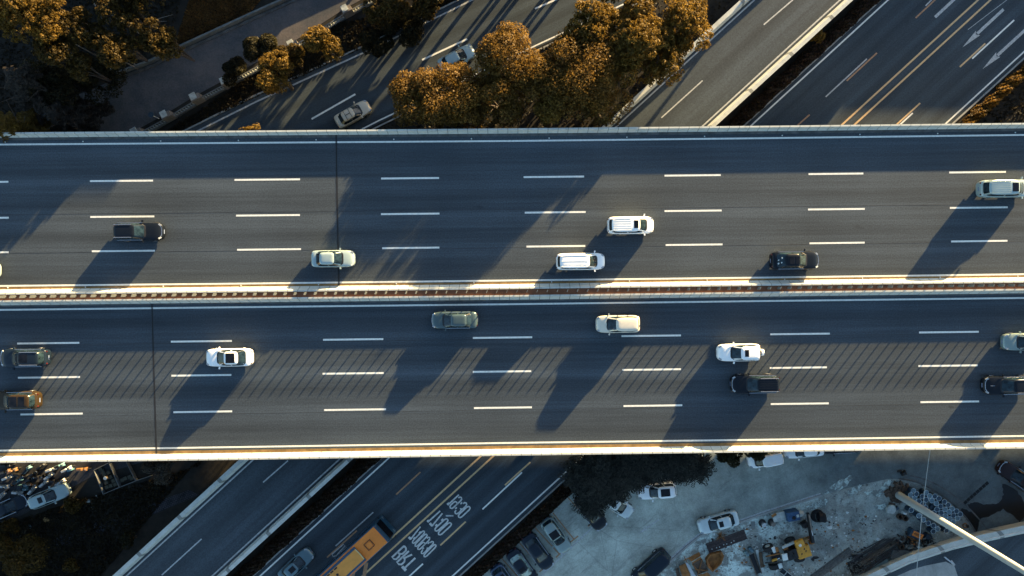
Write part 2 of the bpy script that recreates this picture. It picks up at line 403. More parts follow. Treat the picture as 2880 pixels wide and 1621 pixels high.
MB().ribbon(PL([(2560, 1338), (2585, 1343), (2610, 1352), (2636, 1364), (2660, 1378), (2684, 1395), (2708, 1415), (2732, 1437), (2755, 1462), (2775, 1487), (2792, 1512)]), .16, .0265).build('edge_line', M['gutter_grey'], cp)
def blob(pts, seed, amp=3, sub=5):
    rg = random.Random(seed); out = []
    for i in range(len(pts)):
        a, b = pts[i], pts[(i + 1) % len(pts)]
        for k in range(sub):
            t = k / sub; out.append((a[0] + (b[0] - a[0]) * t + rg.uniform(-amp, amp), a[1] + (b[1] - a[1]) * t + rg.uniform(-amp, amp)))
    return out
M['stain'] = stain_mat()
for i, pl in enumerate(([(2315, 1388), (2345, 1360), (2390, 1335), (2398, 1345), (2375, 1372), (2330, 1392)],)):
    MB().sheet(PL(blob(pl, i, 3)), .0275).build('cement_stain', M['stain'], cp)
for i, pl in enumerate(([(2385, 1380), (2420, 1362), (2425, 1375), (2400, 1392), (2385, 1396)], [(2425, 1385), (2470, 1378), (2500, 1348), (2506, 1356), (2480, 1395), (2462, 1400)], [(2265, 1425), (2310, 1405), (2335, 1405), (2320, 1425), (2280, 1436)], [(2455, 1425), (2490, 1415), (2515, 1425), (2500, 1440), (2465, 1436)])):
    MB().sheet(PL(blob(pl, i + 9, 3)), .034).build('cement_stain', M['stain'], yd)
wet = pmat('wet asphalt', (.0045, .005, .006), .35, .2, 1, 0, 0, .3)
for i, pl in enumerate(([(2722, 1420), (2740, 1412), (2775, 1420), (2810, 1415), (2822, 1390), (2818, 1362), (2830, 1362), (2856, 1378), (2875, 1400), (2885, 1450), (2868, 1470), (2850, 1450), (2820, 1432), (2790, 1450), (2757, 1460), (2745, 1500), (2738, 1490), (2700, 1440), (2705, 1428), (2730, 1440)],)):
    p = MB().sheet(PL(blob(pl, 31, 1.8, 4)), .026).build('puddle', wet); struct(p)
# parking bays
for a, b in (((1555, 1442.7), (1615, 1518)), ((1503, 1482), (1574, 1560)), ((1460.4, 1526.5), (1527.5, 1601)), ((1410, 1569), (1472, 1640)), ((1597.6, 1400), (1664, 1473))):
    dash('bay_line', a, b, .13, M['yellow_worn'], cp, .0262)
    d = (P(*b) - P(*a)).normalized(); n = Vector((-d.y, d.x, 0)); q = P(*b)
    MB().ribbon([q - n * .55 - d * .05, q + n * .62 - d * .05], .16, .0274).build('bay_line', M['yellow_worn'], cp)
dash('edge_line', (1672, 1478), (1490, 1650), .17, M['white_worn'], cp, .0268)
dash('faint_line', (1562, 1446), (1602, 1413), .10, M['white_worn'], cp, .0262)
arrow((1795, 1501.6), (1853, 1461.5), 1.1, .22, .17, M['white_worn'], cp, .027)
# dim paved strip in the south west corner and the scooter lane
pv = MB().sheet(PL([(105, 1540), (235, 1480), (370, 1440), (530, 1378), (560, 1392), (380, 1470), (245, 1512), (118, 1562)]), .02).build('footpath', paver_mat()); struct(pv)
sl_ = MB().sheet(PL([(-300, 1230), (560, 1160), (400, 1300), (250, 1345), (60, 1450), (-300, 1560)]), .02).build('lane', asphalt('lane asphalt', (.038, .038, .042), R(-20), .2, .35, .2)); struct(sl_)

# ================================================================== ramp (z = 3) beneath the highway
RZ = 3.0
def rr(X0, z, y0=-700, y1=2300): return [P(X0 - K * y0, y0, z), P(X0 - K * y1, y1, z)]
rmp = MB(); a = rr(2093, RZ); b = rr(2391, RZ)
rmp.prism([a[0], a[1], b[1], b[0]], RZ - .7, RZ)
ramp = struct(rmp.build('ramp_road', M['ramp']))
MB().ribbon(rr(2122, RZ), .16, RZ + .006).build('edge_line', M['white_worn'], ramp)
MB().ribbon(rr(2363, RZ), .16, RZ + .006).build('edge_line', M['white_worn'], ramp)
for a, b in (((1976, 227), (1860, 332)), ((2230, 0), (2148, 70)), ((810, 1296), (740, 1357)), ((567, 1516), (455, 1618)), ((1750, 440), (1640, 540)), ((1180, 950), (1080, 1040))):
    MB().ribbon([P(*a, RZ), P(*b, RZ)], .14, RZ + .006).build('lane_dash', M['white_worn'], ramp)
def ramp_wall(Xi, Xo, lab):
    zt = RZ + .85; m = MB()
    def ln(X, z): return [P(X - K * y, y, z) for y in range(-700, 2301, 300)]
    Xi2 = Xo + (Xi - Xo) * .62
    lines = [ln(Xi, RZ - .02), ln(Xi2 + .0, zt), ln(Xo, zt), ln(Xo, RZ - 1.0), ln(Xi, RZ - 1.0)]
    if Xi > Xo: lines = lines[::-1]
    m.loft(lines)
    return tag(m.build('parapet_wall', M['para2']), lab, 'wall', 'concrete parapets of the ramp')
ramp_wall(2110, 2082, 'pale concrete parapet on the tree side of the ramp passing under the highway')
ramp_wall(2375, 2400, 'pale concrete parapet on the hedge side of the ramp passing under the highway')
for y in (-260, 60, 560, 1000, 1420, 1800):
    c = P(2245 - K * y, y, 0)
    pr = thing('bridge_pier', c, 'concrete column holding up the ramp', 'pier', 'columns under the ramp')
    MB().cyl((0, 0, 0), (0, 0, RZ - 1.1), .6, .6, 20).build('column', M['slab'], pr, True)
    MB().box((0, 0, RZ - .98), (1.3, 5.5, .5), rz=R(42.6)).build('cap_beam', M['slab'], pr)

# ================================================================== elevated highway (z = 8)
DZ = 8.0
XS = np.array([-2200, 0, 720, 1440, 2160, 2880, 5100.])
def dl(v):
    v = list(v); sl0 = (v[2] - v[0]) / 1440; sl1 = (v[4] - v[2]) / 1440
    return np.array([v[0] - sl0 * 2200] + v + [v[4] + sl1 * 2220])
RX = sorted(list(range(-2200, 0, 550)) + list(range(0, 2881, 120)) + list(range(3400, 5101, 550)))
def dline(v, z=DZ, o=0.0): 
    w = dl(v); return [P(x, float(np.interp(x, XS, w)) + o, z) for x in RX]
U_OUT = [373, 367.5, 361.5, 354, 346]; U_IN = [388.5, 382, 376.5, 370, 362]; U_LINE = [407, 402, 397, 389, 380]
U_MED = [804.7, 797.7, 789.3, 781, 771.7]; MN_IN = [814, 806, 799, 788.5, 779.5]; MN_OUT = [829.5, 822, 813.5, 804, 795.5]
MS_OUT = [845.5, 837.5, 830.5, 821, 812.5]; MS_IN = [860, 851, 844, 835, 825.5]; L_TOP = [872, 864, 856, 847, 838.5]
L_LINE = [1267.7, 1257, 1246, 1237, 1226.6]; L_IN = [1282.5, 1273, 1262, 1252.5, 1244.5]; L_OUT = [1302.6, 1293, 1282, 1272, 1262]
dk = MB(); T0 = dline(U_OUT, DZ, 4); T1 = dline(L_OUT, DZ, -4); dn = Vector((0, 0, -1.1))
dk.loft([T1, T0]); dk.loft([[p + dn for p in T0], [p + dn for p in T1]]); dk.loft([T0, [p + dn for p in T0]]); dk.loft([[p + dn for p in T1], T1])
deck = struct(dk.build('elevated_road', M['deck_up']))
MB().loft([dline(L_IN, DZ + .003, 2), dline(MS_IN, DZ + .003, -2)]).build('darker_sheet', asphalt('lower deck asphalt', (.039, .050, .061), R(-.6), .26, .36, .14, 3.72, 2.2), deck)  # thin sheet laid on to make the lower carriageway slightly darker
for v in (U_LINE, U_MED, L_TOP, L_LINE):
    MB().ribbon(dline(v), .175, DZ + .006).build('edge_line', M['white'], deck)
def gut(v0, o0, v1, o1, mat, z): MB().loft([dline(v1, z, o1), dline(v0, z, o0)]).build('gutter', M[mat], deck)
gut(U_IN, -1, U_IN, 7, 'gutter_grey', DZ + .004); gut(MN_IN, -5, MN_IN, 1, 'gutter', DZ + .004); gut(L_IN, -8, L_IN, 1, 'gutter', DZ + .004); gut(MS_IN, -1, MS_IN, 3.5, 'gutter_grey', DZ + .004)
ROWS = [([(-150, 23.7), (253, 430.4), (659.6, 843.8), (1072, 1234.8), (1472.7, 1642.6), (1869, 2027), (2274, 2428), (2669.5, 2829)], [512, 506, 499, 491.5, 483.3]),
        ([(-150, 24.6), (254, 434), (664, 843.5), (1071.6, 1236), (1476, 1647), (1869, 2029.5), (2272.6, 2432), (2671.5, 2834)], [613, 606.5, 599, 591, 583]),
        ([(-150, 24.3), (258.5, 436), (667, 846.6), (1075, 1235.7), (1480.8, 1646), (1872, 2032), (2276.8, 2431.7), (2674.8, 2833.3)], [710, 702.5, 694.5, 686.4, 677]),
        ([(48.4, 223), (480.7, 652), (908.7, 1078), (1330, 1496.7), (1748, 1915), (2166.4, 2333.8), (2585, 2752.5)], [967.3, 958.5, 949.6, 940.8, 932]),
        ([(50.6, 225), (482, 650.6), (907.3, 1079), (1329.6, 1494), (1750.8, 1915), (2165, 2325.5), (2583, 2749.7)], [1063.6, 1054, 1045, 1035.6, 1026.2]),
        ([(57.6, 232.8), (487.7, 653), (911.4, 1085.6), (1333, 1496), (1753.6, 1918.8), (2167.5, 2330.8), (2588.7, 2753.6)], [1167, 1156.3, 1146.7, 1137, 1127.8])]
for segs, v in ROWS:
    w = dl(v); segs = [(a - 1220 - 0, a - 1057) for a in (segs[1][0], segs[1][0] - 406)] + segs + [(segs[-1][0] + 406 * k, segs[-1][1] + 406 * k) for k in (1, 2, 3)]
    for a, b in segs:
        MB().ribbon([P(x, float(np.interp(x, XS, w)), DZ) for x in (a, b)], .185, DZ + .006).build('lane_dash', M['white'], deck)
for pts in ([(945.5, 376), (948, 560), (953.4, 808)], [(427.4, 852), (432.5, 1040), (438, 1215), (440, 1284)]):
    jt = MB().ribbon(PL(pts, DZ), .11, DZ + .009).build('expansion_joint', M['joint'], deck)
    for o_ in (-2.6, 2.6): MB().ribbon(PL(off(pts, o_, 0), DZ), .035, DZ + .008).build('steel_edge', M['seam'], jt)
for v, o_ in ((ROWS[1][1], -9), (ROWS[2][1], 3), (ROWS[5][1], 7), (ROWS[3][1], 5)):
    MB().ribbon(dline(v, DZ, o_), .055, DZ + .005).build('sealed_seam', M['seam'], deck)
eg = [(p.x, p.y) for p, x in zip(T0, RX) if x >= 1320]
MB().wall([(x, y - .9) for x, y in eg], 1.2, 5.6, 6.88).build('shade_girder', M['slab'], deck)  # unseen girder added to keep low sun off the ground beyond the deck
md = MB().loft([dline(MS_OUT, DZ + .70, 1.0), dline(MN_OUT, DZ + .70, -1.0)]).build('median_strip', M['median']); struct(md)
def parapet(inn, out, h, topw, lab, flip, low=-1.35, sh=.0):
    zt = DZ + h; s = 1 if not flip else -1         # topw in pixels
    L = [dline(inn, DZ - .02), [p.lerp(q, .30) for p, q in zip(dline(inn, DZ + .18), dline(out, DZ + .18))],
         [p.lerp(q, .0) for p, q in zip(dline(out, zt, s * topw), dline(out, zt))], dline(out, zt), dline(out, DZ + low)]
    if flip: L = [l[::-1] for l in L]
    m = MB().loft([l for l in L])
    o = m.build('parapet_wall', M['para'])
    return tag(o, lab, 'wall', 'concrete parapets of the elevated highway')
parapet(U_IN, U_OUT, .72, 4.5, 'outer concrete parapet of the highway beside the brown treetops, face in shade', False)
parapet(MN_IN, MN_OUT, .80, 4.5, 'sunlit median parapet above the brown strip of anti glare plates', True, .0)
parapet(MS_IN, MS_OUT, .84, 4.5, 'shaded median parapet below the brown strip of anti glare plates', False, .0)
parapet(L_IN, L_OUT, .85, 5.0, 'brightly sunlit outer parapet of the highway beside the car park and yard', True)
# anti glare plates on posts, about one a metre
pp = MB(); pp.box((0, 0, .56), (.04, .27, .84), rz=R(-22)).cyl((0, 0, 0), (0, 0, .2), .035, .035, 6)
ag0 = None; wv = dl([(a + b) / 2 - 2.0 for a, b in zip(MN_OUT, MS_OUT)]); n = 0
for x in np.arange(-66, 2950, 28.15):
    q = P(x, float(np.interp(x, XS, wv)), DZ + .69)
    if ag0 is None:
        ag0 = pp.build('anti_glare_plate', M['plate']); o = ag0
    else: o = ag0.copy(); COL.objects.link(o)
    o.location = q; tag(o, 'upright grey green anti glare plate in the row along the brown median', 'anti glare plate', 'anti glare plates along the median')
sd0 = None
for v, oy, x0 in ((U_LINE, -7, 15), (U_MED, 5.5, 22)):
    w = dl(v)
    for x in np.arange(x0, 2880, 218.5):
        if sd0 is None: sd0 = MB().cyl((0, 0, -.01), (0, 0, .06), .075, .05, 8).build('road_stud', M['palewhite']); o = sd0
        else: o = sd0.copy(); COL.objects.link(o)
        o.location = P(x, float(np.interp(x, XS, w)) + oy, DZ)
        tag(o, 'small white road stud between the shaded outer edge line and the parapet' if oy < 0 else 'small white road stud between the sunlit edge line and the median parapet', 'road stud', 'road studs by the outer parapet' if oy < 0 else 'road studs by the median')
for px in (-250, 560, 1650, 2560, 3300):
    for py in (600, 1060):
        if px == 1650 and py == 600: px2 = 1560
        else: px2 = px
        c = P(px2, py, 0); pr = thing('bridge_pier', c, 'concrete column holding up the elevated highway', 'pier', 'columns under the elevated highway')
        MB().cyl((0, 0, 0), (0, 0, 5.9), .8, .8, 20).build('column', M['slab'], pr, True)
        MB().box((0, 0, 6.32), (2.0, 9, 1.1)).build('cap_beam', M['slab'], pr)
# ================================================================== vehicles
PAINT = {}
def paint(name, col, metal=.0, rough=.28):
    if name not in PAINT: PAINT[name] = pmat('paint ' + name, col, rough, .06, 1.5, metal, *((.5, .45) if max(col) > .06 else (.10, .22)))
    return PAINT[name]
ST = {  # rear glass foot, roof rear, roof front, windscreen foot, hood z, belt z, tail z, roof z
 'sedan': (-.40, -.265, .06, .25, .93, .96, 1.02, 1.46), 'coupe': (-.445, -.25, .04, .225, 1.0, 1.04, 1.08, 1.56),
 'suv': (-.475, -.42, .01, .215, 1.03, 1.08, 1.10, 1.72), 'mpv': (-.475, -.43, .063, .275, 1.0, 1.06, 1.08, 1.66), 'wagon': (-.478, -.42, -.005, .175, 1.0, 1.04, 1.06, 1.66),
 'van': (-.485, -.435, .16, .335, 1.06, 1.12, 1.12, 1.84), 'hatch': (-.465, -.36, .05, .225, .95, 1.0, 1.02, 1.52)}
def sgnpow(s, n): return (max(0.0, 1 - abs(s) ** n)) ** (1 / n)
def car(px, py, zb, head, L, W, style, pm, label, cat='car', group=None, name=None, roof=None, rails=None, sun=None, ribs=0, glass=None, spare=False, rack=False, stick=False, H=None, hoodline=False, rearcol=None, grp_rear=None):
    xr0, xr1, xf1, xf0, zh, zb_, zt, zr = ST[style]
    zr = H or zr
    pm_ = pm; glass = glass or M['glass']
    nm = name or {'sedan': 'sedan', 'coupe': 'crossover_car', 'suv': 'suv', 'mpv': 'suv', 'wagon': 'estate_car', 'van': 'minivan', 'hatch': 'hatchback'}[style]
    o = thing(nm, P(px, py, zb + .75) * 1.0, label, cat, group, head); o.location.z = zb
    # lower body: stations from tail to nose
    bx = [(-.5, .50, zt * .60), (-.494, .68, zt * .80), (-.477, .82, zt * .92), (-.445, .925, zt * .99), (-.39, .975, zt), (-.2, 1, zb_), (0, 1, zb_), (xf0 - .04, 1, zb_), (xf0 + .03, .985, zh), (.33, .975, zh * .975), (.39, .94, zh * .93), (.44, .87, zh * .86), (.474, .75, zh * .76), (.492, .58, zh * .66), (.5, .38, zh * .58)]
    prof = [(0, 1.0, 0), (.45, 1.0, -.008), (.78, 1.0, -.03), (.93, .99, -.075), (.99, .8, 0), (1.0, .58, 0), (.985, .40, 0), (.93, .26, 0)]
    m = MB(); rings = []
    for x, wf, top in bx:
        half = []
        for k, (wy, fz, dz) in enumerate(prof):
            z = top + dz if k < 4 else max(.2, top * fz)
            half.append((x * L, W / 2 * wf * wy, z))
        ring = [(a, -b, c) for a, b, c in half[::-1]] + half[1:]
        rings.append(ring)
    nr = len(rings[0]); m.loft(rings)
    k = len(rings) - 1
    m.f += [tuple(range(nr - 1, -1, -1)), tuple(range(k * nr, (k + 1) * nr))]
    m.f += [(i * nr, (i + 1) * nr, (i + 1) * nr + nr - 1, i * nr + nr - 1) for i in range(k)]
    # cabin shell
    hwb, hwt = W / 2 * .90, W / 2 * ({'van': .80, 'suv': .74, 'mpv': .74, 'wagon': .73}.get(style, .68))
    ze = zr - .055; zf = min(zh, zb_) - .06
    def ringp(t):    # t 0 belt, 1 roof edge
        return (xr0 + (xr1 - xr0) * t) * L, (xf0 + (xf1 - xf0) * t) * L, hwb + (hwt - hwb) * t, zf + (ze - zf) * t
    def rpt(t, a, n=5.0, grow=0.0):
        x0, x1, hw, z = ringp(t); xc, ax = (x0 + x1) / 2, (x1 - x0) / 2 + grow; hw += grow
        c, s = math.cos(a), math.sin(a)
        return (xc + ax * math.copysign(abs(c) ** (2 / n), c), hw * math.copysign(abs(s) ** (2 / n), s), z)
    na = 36; A = [2 * math.pi * i / na for i in range(na)]
    cab = [[rpt(t, a) for a in A] for t in (0, .5, 1)]
    x0, x1, hw, z = ringp(1); xc, ax = (x0 + x1) / 2, (x1 - x0) / 2
    for sc, zz in ((.93, zr - .012), (.6, zr + .012), (.25, zr + .02)):
        ins = (1 - sc) * hw
        cab.append([(xc + (ax - ins) * math.copysign(abs(math.cos(a)) ** .4, math.cos(a)), (hw - ins) * math.copysign(abs(math.sin(a)) ** .4, math.sin(a)), zz) for a in A])
    cm = MB(); n0 = 0
    for r in cab: cm.v += r
    for i in range(len(cab) - 1):
        for j in range(na): cm.f.append((i * na + j, i * na + (j + 1) % na, (i + 1) * na + (j + 1) % na, (i + 1) * na + j))
    cm.f.append(tuple(range((len(cab) - 1) * na, len(cab) * na)))
    m.add(cm.v, cm.f)
    body = m.build('body', pm_, o, True)
    if roof:   # roof of another colour
        rm = MB(); r = [(xc + (p[0] - xc) * .99, p[1] * .99, p[2] + .012) for p in cab[3]]; r2 = [(p[0], p[1], p[2] + .012) for p in cab[4]]; r3 = [(p[0], p[1], p[2] + .012) for p in cab[5]]
        rm.v = r + r2 + r3
        for i in range(2):
            for j in range(na): rm.f.append((i * na + j, i * na + (j + 1) % na, (i + 1) * na + (j + 1) % na, (i + 1) * na + j))
        rm.f.append(tuple(range(2 * na, 3 * na))); rm.build('roof', roof, o, True)
    # glass
    def pane(nm_, front, s0, s1, t0, t1):
        pts = []; n = 5.0
        for t in (t0, (t0 + t1) / 2, t1):
            xa, xb, hw_, z = ringp(t); c, axx = (xa + xb) / 2, (xb - xa) / 2; row = []
            for i in range(9):
                s = s0 + (s1 - s0) * i / 8
                if front in (1, -1): row.append((c + front * (axx * sgnpow(s, n) + .016), s * hw_, z + .010))
                else: row.append((c + s * axx, front / 2 * (hw_ * sgnpow(s, n) + .014), z + .006))
            pts.append(row)
        if front in (-1, -2): pts = [r[::-1] for r in pts]
        if front in (2, -2): pts = [r[::-1] for r in pts]
        return MB().loft(pts).build(nm_, glass, o, True)
    ck = MB()
    for i in range(9):
        s = -.9 + .225 * i; xa, xb, hw_, z = ringp(.16); cx_, ax_ = (xa + xb) / 2, (xb - xa) / 2; ck.v += [(cx_ + ax_ * sgnpow(s, 5) + .02, s * hw_, max(z, zh + .012) + .014), (cx_ + ax_ * sgnpow(s, 5) + .17, s * hw_ * 1.02, zh + .016 - .05 * abs(s) ** 3)]
    ck.f = [(2 * i, 2 * i + 1, 2 * i + 3, 2 * i + 2) for i in range(8)]; ck.f = [f_[::-1] for f_ in ck.f] if ck.v[0][1] > ck.v[2][1] else ck.f
    ck.build('cowl', M['blackmetal'], o)
    pane('windscreen', 1, -.93, .93, .10, .97); pane('rear_window', -1, -.90, .90, .18, .95)
    for sd_ in (2, -2):
        pane('side_window', sd_, .08, .86, .16, .90); pane('side_window', sd_, -.84, .02, .16, .90)
    # lamps, mirrors, wheels, plates
    for s in (1, -1):
        MB().box((.447 * L, s * W * .355, zh * .80), (.30, .16, .10), rz=-s * .62, ry=.35).build('headlight', M['lamp_w'], o)
        MB().box((-.484 * L, s * W * .30, zt * .76), (.10, .22, .14), rz=s * .65).build('tail_light', M['lamp_r'], o)
        MB().box((xf0 * L - .28, s * (W / 2 + .10), zb_ + .08), (.13, .22, .14), rz=-s * .25).build('wing_mirror', pm_, o)
        for xw in (.31, -.30):
            w = MB(); w.cyl((xw * L, s * (W / 2 - .20), .33), (xw * L, s * (W / 2 + .012), .33), .33, .33, 18); wo = w.build('wheel', M['rubber'], o)
            MB().cyl((xw * L, s * (W / 2), .33), (xw * L, s * (W / 2 + .018), .33), .2, .19, 12).build('rim', M['chrome'], wo)
        if max(pm_.node_tree.nodes['Mix'].inputs[6].default_value[:3]) < .15:
            MB().box(((xr0 + xf0) / 2 * L, s * (hwb + .03), zb_ + .015), ((xf0 - xr0) * L * .80, .035, .03)).build('window_trim', M['chrome'], o)
        if rails:
            MB().box(((xr1 + xf1) / 2 * L - .02 * L, s * hwt * .93, zr + .035), ((xf1 - xr1) * L * .86, .045, .05)).build('roof_rail', rails, o)
    if max(pm_.node_tree.nodes['Mix'].inputs[6].default_value[:3]) < .15:
        MB().ribbon([(.458 * L, -W * .30, zh * .84), (.480 * L, -W * .18, zh * .80), (.484 * L, 0, zh * .80), (.480 * L, W * .18, zh * .80), (.458 * L, W * .30, zh * .84)], .05).build('grille_trim', M['chrome'], o)
    MB().box((.5 * L + .006, 0, .46), (.02, .44, .13)).build('number_plate', M['platew'], o)
    MB().box((-.5 * L - .012, 0, zt * .55), (.02, .44, .13)).build('number_plate', M['platew'], o)
    xm = ((xr1 + xf1) / 2) * L; LR = (xf1 - xr1) * L
    if sun:
        a, b, wf = sun     # fractions of the roof length, measured from the front, and of width
        for (fa, fb) in ([(a, b)] if not isinstance(a, tuple) else [a, b]):
            xa, xb = xf1 * L - fa * LR, xf1 * L - fb * LR
            MB().box(((xa + xb) / 2, 0, zr + .022), (abs(xa - xb), hwt * 2 * wf, .022)).build('sunroof', M['glass_roof'], o, bevel=.01)
    if ribs:
        rb = MB(); f = .30 if sun else .04
        for i in range(ribs):
            rb.box((xf1 * L - LR * (f + .97) / 2, (i - (ribs - 1) / 2) * hwt * 1.62 / (ribs - 1), zr + .022), (LR * (.95 - f), .05, .03))
        rb.build('roof_ribs', roof or pm_, o)
    if spare:
        MB().cyl((-.5 * L - .02, 0, .95), (-.5 * L - .26, 0, .95), .36, .33, 20).build('spare_wheel', pm_, o)
    if rack:
        for fx in (.3, .72):
            MB().box((xf1 * L - LR * fx, 0, zr + .06), (.05, hwt * 1.95, .035)).build('roof_bar', M['blackmetal'], o)
        MB().box((xm, 0, zr + .06), (LR * .42, .07, .03)).build('roof_bar', M['blackmetal'], o)
    if hoodline: MB().box((.36 * L, 0, zh * .985), (.42, .03, .02)).build('bonnet_strip', M['chrome'], o)
    if stick:
        sm = MB(); rg = random.Random(4)
        for i in range(7):
            t = rg.uniform(.25, .7); xa, xb, hw_, z = ringp(t); sm.box((xa - .0 + .0, rg.uniform(-.38, .38), z + .045), (.14, .10, .02), rz=rg.uniform(0, 3))
        sm.build('sticker', M['palewhite'], o)
    return o
EH = R(.6); WH = R(180.75)
WHT = paint('white', (.80, .80, .78)); SIL = paint('silver', (.31, .39, .385), .25); BLK = paint('black', (.005, .007, .011)); NAVY = paint('dark navy', (.007, .013, .022))
GRY = paint('grey', (.060, .092, .096), .35); CRM = paint('cream', (.62, .57, .46), .1); BRN = paint('copper brown', (.030, .019, .008), .1); BGE = paint('beige', (.50, .42, .30), .2)
TEAL = paint('pale green silver', (.30, .38, .37), .25); DTEAL = paint('teal grey', (.085, .145, .165), .3); PSIL = paint('pale silver', (.48, .53, .52), .2); MRN = paint('dark maroon', (.020, .010, .010))
OLV = paint('silver green', (.20, .255, .24), .3); BLU = paint('ink blue', (.02, .045, .085), .2); DGN = paint('dark bronze', (.032, .026, .018), .3)
G1, G2 = 'cars driving on the upper carriageway', 'cars driving on the lower carriageway'
car(390, 652, DZ, EH, 4.95, 1.90, 'wagon', BLK, 'black estate car with silver roof rails at the left end of the upper carriageway', 'car', G1, rails=M['chrome'])
car(936, 728, DZ, EH, 4.45, 1.76, 'sedan', SIL, 'silver sedan crossing the expansion joint on the upper carriageway', 'car', G1)
car(1774, 634, DZ, EH, 4.75, 1.80, 'van', WHT, 'white minivan with a small dark sunroof in the middle of the upper carriageway', 'van', G1, sun=(.06, .22, .55), ribs=6)
car(1633, 736, DZ, EH, 5.0, 1.74, 'van', WHT, 'plain roofed white minivan in the lane next to the median', 'van', G1, ribs=3)
car(2236, 733, DZ, EH, 4.90, 1.88, 'coupe', BLK, 'black crossover with two glass roof panels and white stickers on its rear window', 'car', G1, sun=((.05, .33), (.42, .75), .62), stick=True)
car(2825, 531, DZ, EH, 5.15, 1.82, 'van', SIL, 'silver minivan with a ribbed roof and dark sunroof at the right edge', 'van', G1, sun=(.05, .26, .62), ribs=7)
car(-70, 761, DZ, EH, 4.6, 1.78, 'sedan', TEAL, 'silver car of which only the nose shows at the left edge beside the median', 'car', G1)
car(68, 1007, DZ, WH, 4.85, 1.90, 'suv', GRY if 0 else NAVY, 'dark blue black suv with silver roof rails at the left edge', 'car', G2, rails=M['chrome'], sun=(.08, .5, .62))
car(44, 1127, DZ, WH, 4.75, 1.90, 'suv', BRN, 'copper brown suv with a dark glass roof at the left edge', 'car', G2, sun=((.04, .42), (.50, .80), .74))
car(643, 1006, DZ, WH, 4.75, 1.86, 'coupe', WHT, 'white car with a big black sunroof on the lower carriageway', 'car', G2, sun=(.14, .80, .80), H=1.5)
car(1278, 901, DZ, WH, 4.75, 1.76, 'sedan', GRY, 'grey sedan in the top lane of the lower carriageway under the median', 'car', G2)
car(1738, 912, DZ, WH, 4.5, 1.80, 'mpv', CRM, 'cream suv without roof rails in the top lane of the lower carriageway', 'car', G2)
car(2078, 992, DZ, WH, 4.35, 1.80, 'suv', WHT, 'white suv with a spare wheel on its tail and a small sunroof', 'car', G2, sun=(.18, .40, .52), ribs=0, spare=True)
car(2124, 1080, DZ, WH, 4.95, 1.92, 'suv', BLK, 'black suv with bright roof rails just below the white suv', 'car', G2, rails=M['chrome'], ribs=6)
car(2888, 962, DZ, WH, 4.7, 1.80, 'sedan', OLV, 'grey green sedan cut off by the right edge', 'car', G2)
car(2836, 1084, DZ, WH, 5.0, 1.92, 'suv', BLK, 'black suv with a chrome bonnet strip at the right edge', 'car', G2, rails=M['chrome'], hoodline=True)
# west road
HW = ang(2.05, -1)
car(992, 321, 0, ang(1.75, -1), 4.35, 1.72, 'sedan', BGE, 'beige car with black roof bars on the dark road by the brown trees', 'car', 'cars on the dark road north west', rack=True, H=1.5)
car(1284, 164, 0, ang(1.85, -1), 4.5, 1.78, 'sedan', TEAL, 'pale teal car half hidden under the brown trees', 'car', 'cars on the dark road north west')
# east road
HE = ang(1.09, -1)
car(832, 1591, 0, HE, 4.6, 1.78, 'sedan', DTEAL, 'teal grey car with a pale windscreen beside the orange bus', 'car', sun=(.12, .62, .5))
# car park
HP = ang(.70, .72 * 1.02 + .28)
GP = 'cars parked in the marked bays'
car(1565, 1507, 0, ang(400, 580), 4.5, 1.78, 'suv', OLV, 'pale green suv with a wide black sunroof next to the empty bay', 'car', GP, sun=(.06, .52, .80))
car(1513, 1553, 0, ang(400, 560), 4.7, 1.80, 'sedan', NAVY, 'plain black sedan parked between the pale green suv and the car with pale windows', 'car', GP)
car(1470, 1598, 0, ang(400, 570), 4.7, 1.80, 'sedan', NAVY, 'dark blue car with a pale reflection coloured into its windows parked third from the empty bay', 'car', GP, sun=(.10, .4, .6), glass=glassmat('pale reflection glass', (.12, .18, .17), .05, .8))  # pale sky reflection is put into this glass colour
car(1424, 1640, 0, ang(400, 570), 4.6, 1.80, 'hatch', BLU, 'ink blue car at the lower end of the bays, cut off by the bottom edge', 'car', GP, sun=(.2, .85, .8))
car(1662, 1442, 0, ang(430, 560), 4.7, 1.80, 'sedan', BLK, 'black car parked beside the empty bay under the dark tree', 'car', GP)
car(1733, 1418, 0, ang(.82, .57), 4.4, 1.75, 'sedan', PSIL, 'pale car whose tail sticks out from under the dark tree', 'car')
car(1848, 1381, 0, ang(-1, .09), 4.4, 1.78, 'suv', WHT, 'white suv with a large black sunroof half under the dark tree', 'car', sun=(.14, .70, .66))
car(2021, 1470, 0, ang(-1, .285), 4.75, 1.82, 'sedan', PSIL, 'pale silver sedan with a black sunroof parked along the yard kerb', 'car', sun=(.10, .42, .52))
car(1830, 1596, 0, ang(-.80, .72), 5.1, 1.86, 'van', NAVY, 'dark van with a pale windscreen beside the kerb at the bottom edge', 'van', glass=None)
car(2862, 1343, 0, ang(-.80, -.56), 4.8, 1.82, 'suv', MRN, 'dark maroon car at the right edge near the wet patch', 'car', sun=(.0, .0, .0) if 0 else (.2, .55, .6))
car(2152, 1291, 0, ang(-1, .20), 3.9, 1.66, 'van', WHT, 'white van with a ribbed roof parked by the trees under the highway edge', 'van', ribs=9)
car(2262, 1266, 0, ang(-1, .10), 4.5, 1.76, 'sedan', WHT, 'white car partly covered by the highway edge', 'car')
car(2362, 1254, 0, ang(-1, .05), 4.6, 1.78, 'sedan', BLK, 'black car of which a strip shows under the highway edge', 'car')
# lane south west
car(139, 1396, 0, ang(.91, -.37), 4.5, 1.74, 'suv', TEAL, 'silver green suv with a black sunroof next to the scooters', 'car', sun=(.12, .38, .52))
car(22, 1428, 0, ang(.91, -.40), 4.7, 1.78, 'sedan', NAVY, 'dark car at the left edge behind the silver green suv', 'car')

